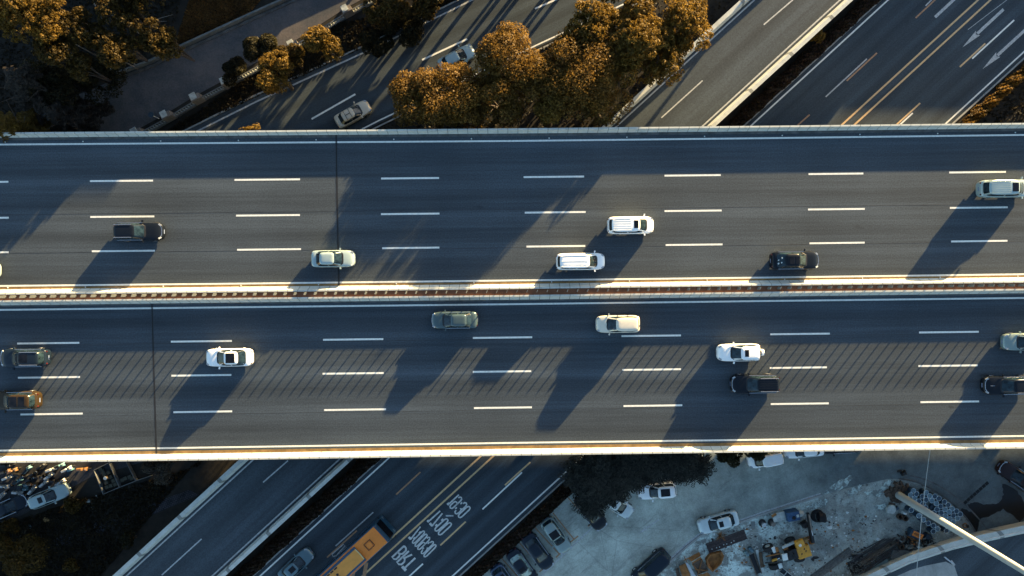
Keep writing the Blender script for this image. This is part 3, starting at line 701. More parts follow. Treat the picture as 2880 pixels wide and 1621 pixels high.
# ---- articulated look of the orange city bus: one body, cut by the bottom edge
def bus():
    h = ang(1.09, -1); f = P(1093, 1472, .6); d = Vector((math.cos(h), math.sin(h), 0)); LB, WB, HB = 11.6, 2.58, 3.05
    c = f - d * (LB / 2); o = thing('city_bus', (c.x, c.y, 0), 'orange roofed city bus with blue edges and a yellow roof unit', 'bus', None, h)
    bb = pmat('bus side blue', (.012, .055, .10), .35, .1, 2, 0, .4); orr = pmat('bus roof orange', (.66, .19, .022), .5, .08, 1.5); ye = pmat('roof unit yellow', (.58, .24, .04), .5, .1, 1.5)
    m = MB()
    secs = []
    for x, wf, top, bot in ((-.5, .93, 2.7, .4), (-.49, 1, 2.95, .32), (.455, 1, 2.98, .32), (.470, .985, 2.6, .3), (.492, .97, 1.35, .3), (.5, .90, 1.1, .32)):
        w = WB / 2 * wf; secs.append([(x * LB, -w, bot), (x * LB, -w, top - .35), (x * LB, -w * .96, top - .1), (x * LB, -w * .86, top), (x * LB, w * .86, top), (x * LB, w * .96, top - .1), (x * LB, w, top - .35), (x * LB, w, bot)])
    m.loft(secs); nn = 8; m.f += [tuple(range(7, -1, -1)), tuple(range(5 * nn, 6 * nn))]
    m.build('body', bb, o, True)
    MB().box((-.012 * LB, 0, 2.995), (LB * .915, WB * .90, .05)).build('roof', orr, o, bevel=.06)
    gl = MB().loft([[(.4705 * LB + .03, y, 2.56) for y in (-1.12, 0, 1.12)], [(.491 * LB + .045, y, 1.42) for y in (-1.12, 0, 1.12)]]); gl.f = [f_[::-1] for f_ in gl.f]
    gl.build('windscreen', M['glass_roof'], o)
    for s in (1, -1):
        for i in range(6):
            MB().box((-.42 * LB + i * 1.62 + .6, s * (WB / 2 + .004), 1.95), (1.46, .02, 1.0)).build('side_window', M['glass'], o)
        MB().box((.497 * LB, s * .95, .85), (.12, .34, .2)).build('headlight', M['lamp_w'], o)
        MB().tube([(.47 * LB, s * 1.2, 2.5), (.50 * LB, s * 1.38, 2.45), (.51 * LB, s * 1.42, 2.2)], .035).box((.512 * LB, s * 1.42, 2.1), (.1, .2, .32)).build('wing_mirror', M['blackmetal'], o)
        for xw in (.30, -.27):
            MB().cyl((xw * LB, s * .92, .48), (xw * LB, s * 1.26, .48), .48, .48, 20).build('wheel', M['rubber'], o)
    ht = MB(); 
    for y in (-.42, .42): ht.box((.30 * LB, y, 3.06), (.92, .05, .06))
    for x in (-.435, .435): ht.box((.30 * LB + x, 0, 3.06), (.05, .79, .06))
    hb = ht.build('roof_hatch', M['blackmetal'], o); MB().box((.30 * LB, 0, 3.045), (.56, .60, .04)).build('hatch_lid', orr, hb)
    xa, xb = .185 * LB, -.26 * LB
    ub = MB().box(((xa + xb) / 2, 0, 3.11), (xa - xb, 1.98, .18)).build('air_conditioner', bb, o, bevel=.05)
    MB().box(((xa + xb) / 2 - .02, 0, 3.225), (xa - xb - .05, 1.50, .06), ).build('cover', ye, ub, bevel=.03)
    MB().ribbon([(xa - .06, -.72, 3.26), (xa - .02, 0, 3.262), (xa - .06, .72, 3.26)], .12).build('front_rim', pmat('sand plastic', (.55, .42, .18), .6), ub)
    for y, xs in ((.62, (-.6, -1.15, -1.7)), (-.62, (-1.45, -2.0))):
        for x in xs: MB().box((x - .35, y, 3.263), (.42, .17, .025)).build('vent', M['blackmetal'], ub)
    for x, y in ((-1.05, -.02), (-1.05, -.36), (-1.62, .02), (-1.62, -.32), (-2.2, .05), (-2.2, -.28)):
        MB().cyl((x - .2, y, 3.24), (x - .2, y, 3.28), .15, .15, 18).build('fan', M['blackmetal'], ub)
    pk = pmat('pink stripe', (.45, .16, .13), .5)
    for s in (1, -1): MB().box(((xa + xb) / 2, s * 1.02, 3.035), (xa - xb + .1, .035, .02)).build('stripe', pk, o)
bus()

# ---- scooters parked in the lane south west
def scooter(bm, sm):
    o = thing('scooter', (0, 0, 0), 'x', 'scooter')
    MB().box((-.30, 0, .52), (.80, .34, .30), tap=.75).box((.05, 0, .28), (.55, .30, .08)).build('body', bm, o, bevel=.05)
    MB().box((.44, 0, .62), (.20, .44, .62), ry=-.25, tap=.62).build('front_shield', bm, o, bevel=.05)
    MB().box((-.28, 0, .72), (.66, .28, .10), tap=.85).build('seat', sm, o, bevel=.04)
    MB().tube([(.42, -.34, .98), (.50, 0, 1.02), (.42, .34, .98)], .022).build('handlebar', M['blackmetal'], o)
    for x in (.66, -.56): MB().torus((x, 0, .24), .18, .06, 16, 6, 'Y').build('wheel', M['rubber'], o)
    MB().cyl((.56, 0, .90), (.66, 0, .86), .09, .07, 10).build('headlight', M['lamp_w'], o)
    return o
SW = paint('scooter white', (.42, .42, .40), 0, .4); ST_ = paint('scooter teal', (.10, .22, .26), 0, .4); SO = paint('scooter orange', (.17, .085, .03), 0, .4); SK = paint('scooter black', (.012, .012, .014), 0, .4)
protos = {}
SCO = [(110, 300, 'o'), (270, 290, 'o'), (600, 260, 't'), (1150, 255, 'w'), (1340, 170, 't'), (1500, 250, 'w'), (1850, 250, 'o'), (160, 435, 'w'), (390, 510, 't'), (1100, 405, 'w'), (80, 635, 'w'), (520, 615, 't'), (720, 585, 'o'), (990, 565, 'w'), (1360, 545, 'w'), (390, 780, 'w'), (720, 720, 'w'), (20, 860, 'w'), (930, 180, 'k'), (760, 340, 'k'), (140, 150, 'k'), (440, 380, 'k'), (690, 470, 'k'), (1240, 520, 'k'), (860, 420, 'k'), (500, 700, 't')]
SLB = ['orange scooter farthest left in the top row under the highway edge', 'amber scooter second from the left in the top row', 'teal scooter in the top row between the amber and the white ones', 'white scooter in the top row left of the small teal one', 'teal scooter nearest the highway edge at the top of the lot', 'white scooter next to the square teal box', 'tan scooter at the right end of the top row', 'white scooter at the left in the second row', 'teal scooter in the middle of the lot amid the black ones', 'white scooter in the second row below the white one of the top row', 'white scooter near the left edge in the third row', 'teal scooter left of the tan scooter in the third row', 'tan scooter in the third row', 'white scooter in the third row above the silver green suv roof', 'white scooter touching the bonnet side of the silver green suv', 'white scooter in front of the dark car at the left edge', 'white scooter just above the tail of the silver green suv', 'white scooter cut off by the left edge above the dark car', 'black scooter in the top row under the highway parapet', 'black scooter below the gap right of the teal scooter', 'black scooter in the top left corner of the lot', 'black scooter right of the white one in the second row', 'black scooter directly above the tan scooter of the third row', 'black scooter behind the white one by the suv bonnet', 'black scooter left of the white one in the second row', 'teal scooter nearest the dark car']
rg = random.Random(11)
for (x, y, c), lb in zip(SCO, SLB):
    bm = {'o': SO, 't': ST_, 'w': SW, 'k': SK}[c]
    if c not in protos: o = protos[c] = scooter(bm, {'o': SO, 't': SK, 'w': SW, 'k': SK}[c])
    else: o = copy_tree(protos[c])
    q = P(x / 8.05, 1290 + y / 8.05, .6); o.location = (q.x, q.y, .02); o.rotation_euler = (0, 0, R(22) + rg.uniform(-.5, .5)); tag(o, lb, 'scooter', 'scooters parked by the lane')
bx = thing('delivery_box', P(1630 / 8.05, 1290 + 215 / 8.05, 0), 'square teal box among the scooters', 'box', None, R(20))
MB().box((0, 0, .25), (.5, .45, .5)).build('case', ST_, bx, bevel=.03); MB().box((0, 0, .52), (.54, .49, .05)).build('lid', ST_, bx)
# ================================================================== vegetation
DKT_ = dline(U_OUT); DKB_ = dline(L_OUT, DZ + .85)
DKX = [p.x for p in DKT_]; DKT = [p.y for p in DKT_]; DKB = np.interp(DKX, [p.x for p in DKB_], [p.y for p in DKB_])
def leafmesh(name, C, N, S, asp, mat, parent, rng, droop=None, clip=True):
    if clip and parent is not None:
        bx_, by_ = parent.location.x, parent.location.y; xx, yy = C[:, 0] + bx_, C[:, 1] + by_
        keep = (yy > np.interp(xx, DKX, DKT) + .25) | (yy < np.interp(xx, DKX, DKB) - .25) | (C[:, 2] < 6.5)
        C, N, S = C[keep], N[keep], S[keep]
        if droop is not None: droop = droop[keep]
    n = len(C); T = rng.normal(size=(n, 3)) if droop is None else droop
    U = np.cross(N, T); U /= np.linalg.norm(U, axis=1, keepdims=True) + 1e-9
    V = np.cross(N, U); V /= np.linalg.norm(V, axis=1, keepdims=True) + 1e-9
    l = (S * asp / 2)[:, None]; w = (S / 2)[:, None]
    bend = N * (S * .18)[:, None]
    co = np.stack([C - V * l, C + U * w + bend, C + V * l, C - U * w + bend], 1).reshape(-1, 3).astype(np.float32)
    me = bpy.data.meshes.new(name); me.vertices.add(4 * n); me.loops.add(4 * n); me.polygons.add(n)
    me.vertices.foreach_set('co', co.ravel()); me.loops.foreach_set('vertex_index', np.arange(4 * n, dtype=np.int32))
    me.polygons.foreach_set('loop_start', np.arange(0, 4 * n, 4, dtype=np.int32))
    me.update(calc_edges=True); me.materials.append(mat)
    o = bpy.data.objects.new(name, me); COL.objects.link(o)
    if parent is not None: o.parent = parent
    return o
def sph(rng, n, zmin=-.3):
    d = rng.normal(size=(n * 4, 3)); d /= np.linalg.norm(d, axis=1, keepdims=True); d = d[d[:, 2] > zmin][:n]
    return d
LF = {'gold': leafmat('golden leaves', [(.070, .042, .008), (.138, .084, .015), (.21, .128, .024), (.10, .058, .010)]),
      'brown': leafmat('orange brown leaves', [(.066, .038, .008), (.130, .074, .014), (.195, .112, .023), (.092, .050, .010)]),
      'dark': leafmat('dark green leaves', [(.014, .014, .006), (.026, .023, .009), (.040, .033, .012)]),
      'olive': leafmat('olive leaves', [(.034, .022, .006), (.065, .042, .009), (.10, .064, .013), (.022, .017, .006)]),
      'frond': leafmat('dark frond leaves', [(.018, .021, .017), (.036, .038, .030), (.062, .060, .048), (.010, .011, .008)]),
      'cedar': leafmat('grey brown needles', [(.040, .034, .028), (.065, .054, .043), (.09, .070, .052)]),
      'hedge': leafmat('dull hedge leaves', [(.018, .012, .006), (.034, .022, .010), (.055, .034, .018), (.07, .04, .034)]),
      'hedge_gold': leafmat('gold hedge leaves', [(.07, .036, .007), (.14, .075, .014), (.20, .11, .02)]),
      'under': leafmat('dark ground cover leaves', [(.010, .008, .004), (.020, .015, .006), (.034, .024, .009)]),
      'grass': leafmat('rusty grass', [(.07, .032, .009), (.13, .062, .016), (.18, .09, .024)])}
def tree(px, py, zt, r, rz_, kind, look, label, seed, n=9000, name='broadleaf_tree', group=None, bark=None, lean=0.0, zmap=None, limbs=6, holes=0.0):
    """px,py: pixel of the crown's middle; zt top height; r crown radius; rz_ half height"""
    rng = np.random.default_rng(seed); zc = zt - rz_ * .8
    q = P(px, py, zmap or zc + rz_ * .35); o = thing(name, (q.x, q.y, 0), label, 'tree', group)
    nb = max(9, int(7 * (r / 1.6) ** 1.6)) if kind != 'lump' else max(7, int(6 * (r / 1.6) ** 1.5))
    d = sph(rng, nb, -.25); fr = rng.uniform(.45, .86, (nb, 1)); B = d * fr * np.array([r, r, rz_]) ; B[:, 2] += zc
    rb = rng.uniform(.72, 1.25, nb) * (r * .30 + .22)
    bm = bark or M['bark_dark']
    rad = Vector((q.x, q.y, 0)).normalized() * lean * q.length * zc / (CAM_Z - zc)
    tk = MB(); tk.cyl(rad, (0, 0, zc * .55), .09 * r ** .6 + .10, .07 * r ** .6 + .06, 10)
    order = np.argsort(-np.abs(B[:, 0]) - np.abs(B[:, 1]))[:limbs]
    for i in order:
        e = Vector(B[i]); mid = Vector((e.x * .35, e.y * .35, zc * .55 + (e.z - zc * .55) * .55))
        tk.tube([(0, 0, zc * .5), mid, e], [.06 * r ** .6 + .04, .06, .02], 6)
    tk.build('trunk', bm, o, True)
    mat = LF[look]
    if kind == 'fine':
        i = rng.choice(nb, n, p=rb ** 2 / (rb ** 2).sum()); dr = sph(rng, n, -.45); n = len(dr); i = i[:n]
        C = B[i] + dr * (rb[i] * rng.uniform(.62, 1.06, n) ** .8)[:, None]
        N = dr + rng.normal(size=(n, 3)) * .55; N /= np.linalg.norm(N, axis=1, keepdims=True)
        leafmesh('crown', C, N, rng.uniform(.09, .19, n), 1.7, mat, o, rng)
    elif kind == 'lump':
        nc = int(n / 30); i = rng.choice(nb, nc, p=rb ** 2 / (rb ** 2).sum()); dr = sph(rng, nc, -.35); nc = len(dr); i = i[:nc]
        CC = B[i] + dr * (rb[i] * rng.uniform(.75, 1.12, nc))[:, None]; rc = rng.uniform(.20, .38, nc)
        j = rng.integers(0, nc, n); e = sph(rng, n, -.6); n = len(e); j = j[:n]
        C = CC[j] + e * (rc[j] * rng.uniform(.7, 1.05, n))[:, None]; N = e + rng.normal(size=(n, 3)) * .35; N /= np.linalg.norm(N, axis=1, keepdims=True)
        leafmesh('crown', C, N, rng.uniform(.10, .19, n), 1.5, mat, o, rng)
    elif kind == 'frond':
        nc = int(n / 14); i = rng.choice(nb, nc, p=rb ** 2 / (rb ** 2).sum()); dr = sph(rng, nc, -.35); nc = len(dr); i = i[:nc]
        CC = B[i] + dr * (rb[i] * rng.uniform(.6, 1.0, nc))[:, None]
        az = rng.uniform(0, 2 * math.pi, nc); ax = np.stack([np.cos(az), np.sin(az), np.full(nc, -.35)], 1) + dr * .6
        ax /= np.linalg.norm(ax, axis=1, keepdims=True)
        j = np.repeat(np.arange(nc), 14); k = np.tile(np.arange(14), nc); sgn = np.where(k % 2 == 0, 1, -1); t = (k // 2) / 7.0
        side = np.cross(ax, np.array([0, 0, 1.0])); side /= np.linalg.norm(side, axis=1, keepdims=True)
        C = CC[j] + ax[j] * (t * 1.55)[:, None] + side[j] * (sgn * .13)[:, None]; C[:, 2] -= t ** 2 * .45
        dirn = ax[j] * .75 + side[j] * sgn[:, None] * .8
        N = np.cross(dirn, np.cross(np.array([0, 0, 1.0]), dirn)); N /= np.linalg.norm(N, axis=1, keepdims=True); N += rng.normal(size=N.shape) * .15
        leafmesh('crown', C, N, rng.uniform(.10, .15, len(C)), 3.2, mat, o, rng, droop=np.cross(dirn, N) if 0 else np.cross(N, np.cross(dirn, N)) * 0 + np.cross(N, dirn))
    elif kind == 'cedar':
        pts = []; nr = []; dirs = []
        for lv in range(9):
            z = zt * (.35 + .62 * lv / 9); L = r * (1.05 - .85 * lv / 9)
            for b in range(8):
                a = rng.uniform(0, 2 * math.pi); bl = L * rng.uniform(.7, 1.1)
                m_ = int(bl * 75)
                t = rng.uniform(.12, 1, m_) ; wd_ = .42 * (1.08 - t) * bl * .5 + .1
                sdv = rng.uniform(-1, 1, m_) * wd_; dx = np.array([math.cos(a), math.sin(a)]); sx = np.array([-dx[1], dx[0]])
                xy = dx * (t * bl + np.abs(sdv) * .6)[:, None] + sx * sdv[:, None]
                zz = z - (t ** 1.6) * bl * .30 + rng.normal(size=m_) * .07
                pts.append(np.column_stack([xy, zz])); nn_ = np.tile([0, 0, 1.0], (m_, 1)) + rng.normal(size=(m_, 3)) * .30; nr.append(nn_)
                dirs.append(np.column_stack([dx[0] + sx[0] * np.sign(sdv) * .8, dx[1] + sx[1] * np.sign(sdv) * .8, np.full(m_, -.2)]))
                tk2 = None
        C = np.concatenate(pts); N = np.concatenate(nr); N /= np.linalg.norm(N, axis=1, keepdims=True); Dn = np.concatenate(dirs)
        leafmesh('crown', C, N, rng.uniform(.07, .13, len(C)), 4.2, mat, o, rng, droop=np.cross(N, Dn), clip=(seed == 60))
    return o
GT = 'brown trees between the west road and the ramp'
tree(1270, 285, 9.6, 4.1, 3.0, 'fine', 'brown', 'wide orange brown tree nearest the beige car, touching the highway parapet', 1, 19000, group=GT)
tree(1160, 272, 8.8, 2.9, 2.4, 'fine', 'brown', 'orange brown tree at the pointed western end of the grove', 2, 8000, group=GT)
tree(1425, 165, 10.4, 3.7, 2.5, 'fine', 'brown', 'orange brown tree overhanging the pale teal car', 3, 14000, group=GT)
tree(1400, 268, 9.8, 2.9, 2.6, 'fine', 'brown', 'dense brown tree in the middle of the grove by the parapet', 4, 8000, group=GT)
tree(1645, 205, 11.0, 4.5, 3.0, 'fine', 'brown', 'largest orange brown tree in the centre of the grove', 5, 18000, group=GT)
tree(1555, 308, 9.4, 2.0, 1.9, 'fine', 'gold', 'small paler gold tree against the highway parapet', 6, 5500, group=GT)
tree(1700, 288, 9.6, 2.8, 2.4, 'fine', 'brown', 'dark brown tree at the ramp corner beside the parapet', 7, 7500, group=GT)
tree(1535, 222, 10.2, 2.9, 2.6, 'fine', 'brown', 'orange brown tree filling the grove between the overhanging one and the largest one', 14, 9000, group=GT)
tree(1660, 55, 11.0, 2.7, 2.4, 'lump', 'gold', 'tufted golden tree at the top edge over the white lane dash', 8, 15000, name='tufted_tree', group=GT)
tree(1795, 95, 11.4, 3.3, 2.8, 'lump', 'gold', 'tufted golden tree in the middle of the top grove', 9, 19000, name='tufted_tree', group=GT)
tree(1918, 60, 10.3, 3.1, 2.6, 'lump', 'gold', 'tufted golden tree overhanging the ramp parapet by the top edge', 10, 13000, name='tufted_tree', group=GT)
tree(1868, 165, 10.0, 2.7, 2.4, 'lump', 'gold', 'tufted golden tree leaning over the ramp edge line', 11, 10500, name='tufted_tree', group=GT)
tree(1745, 165, 10.8, 2.8, 2.4, 'lump', 'gold', 'tufted golden tree between the large brown tree and the ramp', 12, 11500, name='tufted_tree', group=GT)
tree(1790, -60, 9.6, 3.6, 2.6, 'lump', 'gold', 'tufted golden tree cut off by the top edge', 13, 12000, name='tufted_tree', group=GT)
GW = 'trees along the fence north west'
tree(913, 122, 6.2, 1.85, 1.7, 'lump', 'gold', 'compact golden tree standing on the fence line by itself', 20, 8000, name='tufted_tree', group=GW)
tree(775, 208, 6.4, 1.9, 1.9, 'lump', 'gold', 'golden tree over the kerb of the west road left of the compact golden one', 21, 8000, name='tufted_tree', group=GW)
tree(728, 140, 5.2, 2.0, 1.8, 'fine', 'dark', 'dark green tree by the footpath behind the golden one', 22, 7000, group=GW)
tree(812, 150, 5.4, 1.25, 1.4, 'fine', 'olive', 'small olive tree between the golden ones on the fence line', 23, 4000, group=GW)
tree(700, 372, 7.6, .95, .9, 'lump', 'gold', 'tiny golden treetop peeping over the highway parapet', 24, 2200, name='tufted_tree', group=GW)
tree(1090, 18, 5.8, 2.1, 1.8, 'lump', 'olive', 'bushy olive tree at the top edge beside the west road', 25, 8000, name='tufted_tree', group=GW)
tree(1200, 0, 5.6, 1.9, 1.6, 'lump', 'olive', 'bushy olive tree at the top edge right of the other one', 26, 6500, name='tufted_tree', group=GW)
tree(1140, 70, 2.6, 2.4, 1.3, 'fine', 'dark', 'low dark bush filling the verge of the west road', 27, 7000, name='bush', group=GW)
tree(1060, 118, 2.2, 1.9, 1.1, 'fine', 'dark', 'low dark bush right of the compact golden tree', 28, 5000, name='bush', group=GW)
tree(660, 200, 2.4, 1.5, 1.0, 'fine', 'dark', 'low dark bush at the last stone pillar', 29, 3500, name='bush', group=GW)
GF = 'woodland in the north west corner'
pb = M['bark']
for k, (x, y, zt, r, rz_, kd, lk, lab, n) in enumerate((
    (65, 30, 14.0, 3.4, 2.6, 'lump', 'gold', 'golden tree in the top left corner', 15000),
    (155, 130, 11.6, 1.9, 1.7, 'lump', 'olive', 'round olive crown right below the golden corner tree', 7500),
    (225, 75, 11.4, 1.9, 1.8, 'lump', 'olive', 'olive crown right of the round one in the woodland', 6500),
    (330, 120, 11.2, 2.4, 2.2, 'lump', 'olive', 'olive crown with bare pale branches in the middle of the woodland', 8500),
    (350, 20, 11.4, 2.3, 2.0, 'lump', 'olive', 'olive crown at the top edge of the woodland', 7000),
    (425, 95, 11.0, 1.9, 1.8, 'lump', 'olive', 'open olive crown at the right rim of the woodland', 5000),
    (480, 125, 10.2, 1.3, 1.3, 'lump', 'olive', 'thin olive crown over the footpath wall', 2800),
    (235, 190, 10.0, 1.3, 1.2, 'lump', 'olive', 'small olive crown lowest in the woodland', 3800),
    (115, 235, 8.0, 3.0, 2.4, 'fine', 'dark', 'dark tree in the shade below the olive crowns', 7000),
    (280, 215, 6.0, 2.6, 1.8, 'fine', 'dark', 'dark tree by the end of the footpath wall', 6000),
    (400, -80, 11.5, 3.6, 2.6, 'lump', 'olive', 'olive crown beyond the top edge of the woodland', 8000))):
    tree(x, y, zt, r, rz_, kd, lk, lab, 40 + k, n, name='broadleaf_tree', group=GF, bark=None, limbs=10, lean=.9)
tree(62, 225, 11.5, 4.6, 4, 'cedar', 'cedar', 'grey brown conifer with feathery branches at the left edge', 60, 0, name='conifer', group=GF, zmap=9)
tree(-10, 345, 12.0, 3.0, 4, 'cedar', 'gold', 'sunlit orange conifer in front of the parapet at the left edge', 61, 0, name='conifer', group=GF, zmap=10)
tree(170, 318, 8.5, 3.2, 3, 'cedar', 'cedar', 'spreading grey conifer just above the highway parapet', 62, 0, name='conifer', group=GF, zmap=6)
# bare pale branches in the woodland
def branch(pts, z, lab):
    m = MB(); pp_ = [P(a, b, z + .2 * i) for i, (a, b) in enumerate(pts)]; r_ = [.065 - .045 * i / (len(pp_) - 1) for i in range(len(pp_))]
    b0 = pp_[0]; m.tube([(b0.x + .6, b0.y - .3, 0), pp_[0]], [.09, .065], 6); m.tube(pp_, r_, 6)
    mid = pp_[len(pp_) // 2]; e = pp_[-1]; m.tube([mid, mid.lerp(e, .6) + Vector((.4, .35, .3)), e + Vector((.8, .5, .4))], [.045, .03, .012], 5)
    return tag(m.build('bare_branch', pb), lab, 'branch', 'pale bare branches in the woodland')
branch([(182, 108), (190, 135), (203, 152), (214, 170)], 9, 'bare pale branch below the round olive crown')
branch([(240, 100), (252, 120), (268, 132), (296, 137)], 9, 'bare pale branch reaching right in the middle of the woodland')
branch([(243, 112), (250, 130), (262, 142), (274, 147)], 8.6, 'short bare pale branch beneath the one reaching right')
branch([(265, 10), (280, 40), (290, 60), (296, 70)], 10, 'bare pale branch near the top edge of the woodland')
branch([(365, 58), (390, 68), (408, 70), (430, 62), (470, 60)], 9, 'long bare pale branch at the right of the woodland')
branch([(135, 2), (137, 18), (133, 32), (138, 38)], 11, 'bare pale branch beside the golden corner tree')
# scattered ground cover (nobody could count it)
def cover(name, polys, n, size, look, h, seed, label=None):
    rng = np.random.default_rng(seed); out = []
    for poly, k in polys:
        pw = [P(a, b) for a, b in poly]; xs = [p.x for p in pw]; ys = [p.y for p in pw]; m_ = 0
        while m_ < k:
            x = rng.uniform(min(xs), max(xs), 4000); y = rng.uniform(min(ys), max(ys), 4000); ins = np.zeros(4000, bool); j = len(pw) - 1
            for i in range(len(pw)):
                c = ((pw[i].y > y) != (pw[j].y > y)) & (x < (pw[j].x - pw[i].x) * (y - pw[i].y) / (pw[j].y - pw[i].y + 1e-9) + pw[i].x); ins ^= c; j = i
            s_ = np.column_stack([x[ins], y[ins]])[:k - m_]; m_ += len(s_); out.append(s_)
    xy = np.concatenate(out); n = len(xy)
    hh = h * (.45 + .55 * np.sin(xy[:, 0] * .9 + np.sin(xy[:, 1] * .7) * 2) * np.cos(xy[:, 1] * .8)) 
    C = np.column_stack([xy, rng.uniform(.03, 1, n) * np.maximum(hh, .12)]); N = np.tile([0, 0, 1.0], (n, 1)) + rng.normal(size=(n, 3)) * .6; N /= np.linalg.norm(N, axis=1, keepdims=True)
    o = leafmesh(name, C, N, rng.uniform(.6, 1.4, n) * size, 1.7, LF[look], None, rng); o['kind'] = 'stuff'
    return o
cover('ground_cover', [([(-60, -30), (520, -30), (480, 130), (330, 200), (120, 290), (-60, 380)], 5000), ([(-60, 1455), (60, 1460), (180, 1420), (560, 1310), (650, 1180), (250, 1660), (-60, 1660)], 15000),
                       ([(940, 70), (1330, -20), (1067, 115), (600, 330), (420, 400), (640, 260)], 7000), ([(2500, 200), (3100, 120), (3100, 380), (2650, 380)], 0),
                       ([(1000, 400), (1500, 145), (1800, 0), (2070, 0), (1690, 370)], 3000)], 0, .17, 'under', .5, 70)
cover('rusty_grass', [([(505, 85), (545, -30), (760, -30), (700, 40), (500, 125)], 9000)], 0, .13, 'grass', .35, 71)
cover('ground_cover', [([(3130, 60), (3130, 380), (2665, 372), (2860, 210)], 3000)], 0, .18, 'under', .5, 72)
# hedges
def hedge(name, X0, X1, y0, y1, h, n, look, label, seed, lump=.25):
    rng = np.random.default_rng(seed); o = thing(name, P((X0 + X1) / 2 - K * (y0 + y1) / 2, (y0 + y1) / 2), label, 'hedge', 'hedges beside the east road')
    base = o.location
    y = rng.uniform(y0, y1, n); f = rng.uniform(0, 1, n); edge = np.sin(y * .21) * .06 + np.sin(y * .083 + 1) * .08
    f = .5 + (f - .5) * (1 + edge * 2)
    X = X0 + (X1 - X0) * f; s = CAM_Z / FPX
    xw = (X - K * y - PX0) * s; yw = (PY0 - y) * s
    hh = h * (1 - .55 * np.abs(2 * f - 1) ** 3) * (1 + lump * np.sin(y * .31 + f * 3) * np.cos(y * .11 + f * 5))
    z = hh * (1 - rng.uniform(0, 1, n) ** 2 * .55)
    C = np.column_stack([xw - base.x, yw - base.y, z]); N = np.tile([0, 0, 1.0], (n, 1)) + rng.normal(size=(n, 3)) * .8; N /= np.linalg.norm(N, axis=1, keepdims=True)
    leafmesh('foliage', C, N, rng.uniform(.12, .24, n), 1.6, LF[look], o, rng)
    tw = MB(); L = y1 - y0; Xm = (X0 + X1) / 2
    a = P(Xm - K * y0, y0) - base; b = P(Xm - K * y1, y1) - base
    tw.wall([a, b], (X1 - X0) * s * .40, 0, h * .62); tw.build('stems', M['soil'], o)
hedge('hedge', 2424, 2474, -60, 400, 1.0, 13000, 'hedge', 'long dull hedge between the ramp and the east road, north of the highway', 80)
hedge('hedge', 2424, 2474, 1180, 1660, 1.0, 14000, 'hedge', 'long dull hedge between the ramp and the orange bus road, south of the highway', 81)
hedge('hedge', 3072, 3116, -20, 400, 1.3, 11000, 'hedge_gold', 'lumpy gold hedge on the kerb at the right edge', 82, .5)
hedge('hedge', 3070, 3116, 1180, 1680, 1.0, 14000, 'hedge', 'dull hedge between the east road and the parking bays', 83)
tree(2302, 98, 1.9, .55, .6, 'lump', 'gold', 'small golden shrub poking out of the dull hedge by the ramp', 84, 900, name='shrub')
GS = 'dark trees by the car park'
tree(1682, 1340, 6.6, 2.5, 2.4, 'frond', 'frond', 'widest dark frond leaved tree beside the parking bays', 90, 11000, name='frond_leaf_tree', group=GS)
tree(1640, 1358, 6.0, 1.9, 1.9, 'frond', 'frond', 'dark frond leaved tree over the hedge end', 91, 6000, name='frond_leaf_tree', group=GS)
tree(1728, 1352, 5.8, 1.6, 1.6, 'frond', 'frond', 'dark frond leaved tree hanging over the pale car', 92, 5000, name='frond_leaf_tree', group=GS)
tree(1668, 1404, 4.8, 1.1, 1.2, 'frond', 'frond', 'small dark frond leaved tree over the black car beside the empty bay', 110, 2600, name='frond_leaf_tree', group=GS)
tree(1962, 1325, 4.6, .9, 1.0, 'frond', 'frond', 'small dark frond leaved tree at the right end of the dark tree row', 113, 1800, name='frond_leaf_tree', group=GS)
tree(1846, 1298, 6.0, 1.7, 1.8, 'frond', 'frond', 'dark frond leaved tree above the white suv with the sunroof', 93, 7500, name='frond_leaf_tree', group=GS)
tree(1770, 1310, 6.6, 2.2, 2.0, 'frond', 'frond', 'dark frond leaved tree at the highway edge between the widest one and the white suv', 97, 7500, name='frond_leaf_tree', group=GS)
tree(1915, 1300, 5.8, 1.5, 1.5, 'frond', 'frond', 'dark frond leaved tree along the edge of the highway right of the white suv', 94, 5500, name='frond_leaf_tree', group=GS)
tree(2050, 1280, 5.6, 1.3, 1.2, 'fine', 'dark', 'dark leafy tree between the frond trees and the white ribbed van', 95, 4000, group=GS)
tree(2125, 1266, 5.8, 1.2, 1.1, 'fine', 'dark', 'dark leafy tree over the white ribbed van', 96, 3500, group=GS)
GB = 'plants in the south west corner'
tree(447, 1318, 4.2, 1.5, 1.3, 'fine', 'cedar', 'thin grey brown tree by the highway edge beside the low walled pen', 100, 2600, group=GB)
tree(50, 1560, 4.5, 2.6, 2.0, 'fine', 'olive', 'dusky bush in the lower left corner', 101, 6500, name='bush', group=GB)
tree(10, 1500, 2.8, 1.5, 1.3, 'fine', 'olive', 'dusky bush at the left edge above the corner bush', 102, 3500, name='bush', group=GB)
tree(206, 1416, 1.2, .8, .7, 'lump', 'olive', 'small flowering bush under the nose of the silver green suv', 103, 1600, name='bush', group=GB)
tree(200, 1592, 1.2, .7, .7, 'lump', 'olive', 'small leafy shrub near the bottom edge left of the ramp', 104, 900, name='shrub', group=GB)
tree(365, 1520, 1.6, .9, .8, 'fine', 'dark', 'small dark shrub right of the paved strip', 105, 900, name='shrub', group=GB)
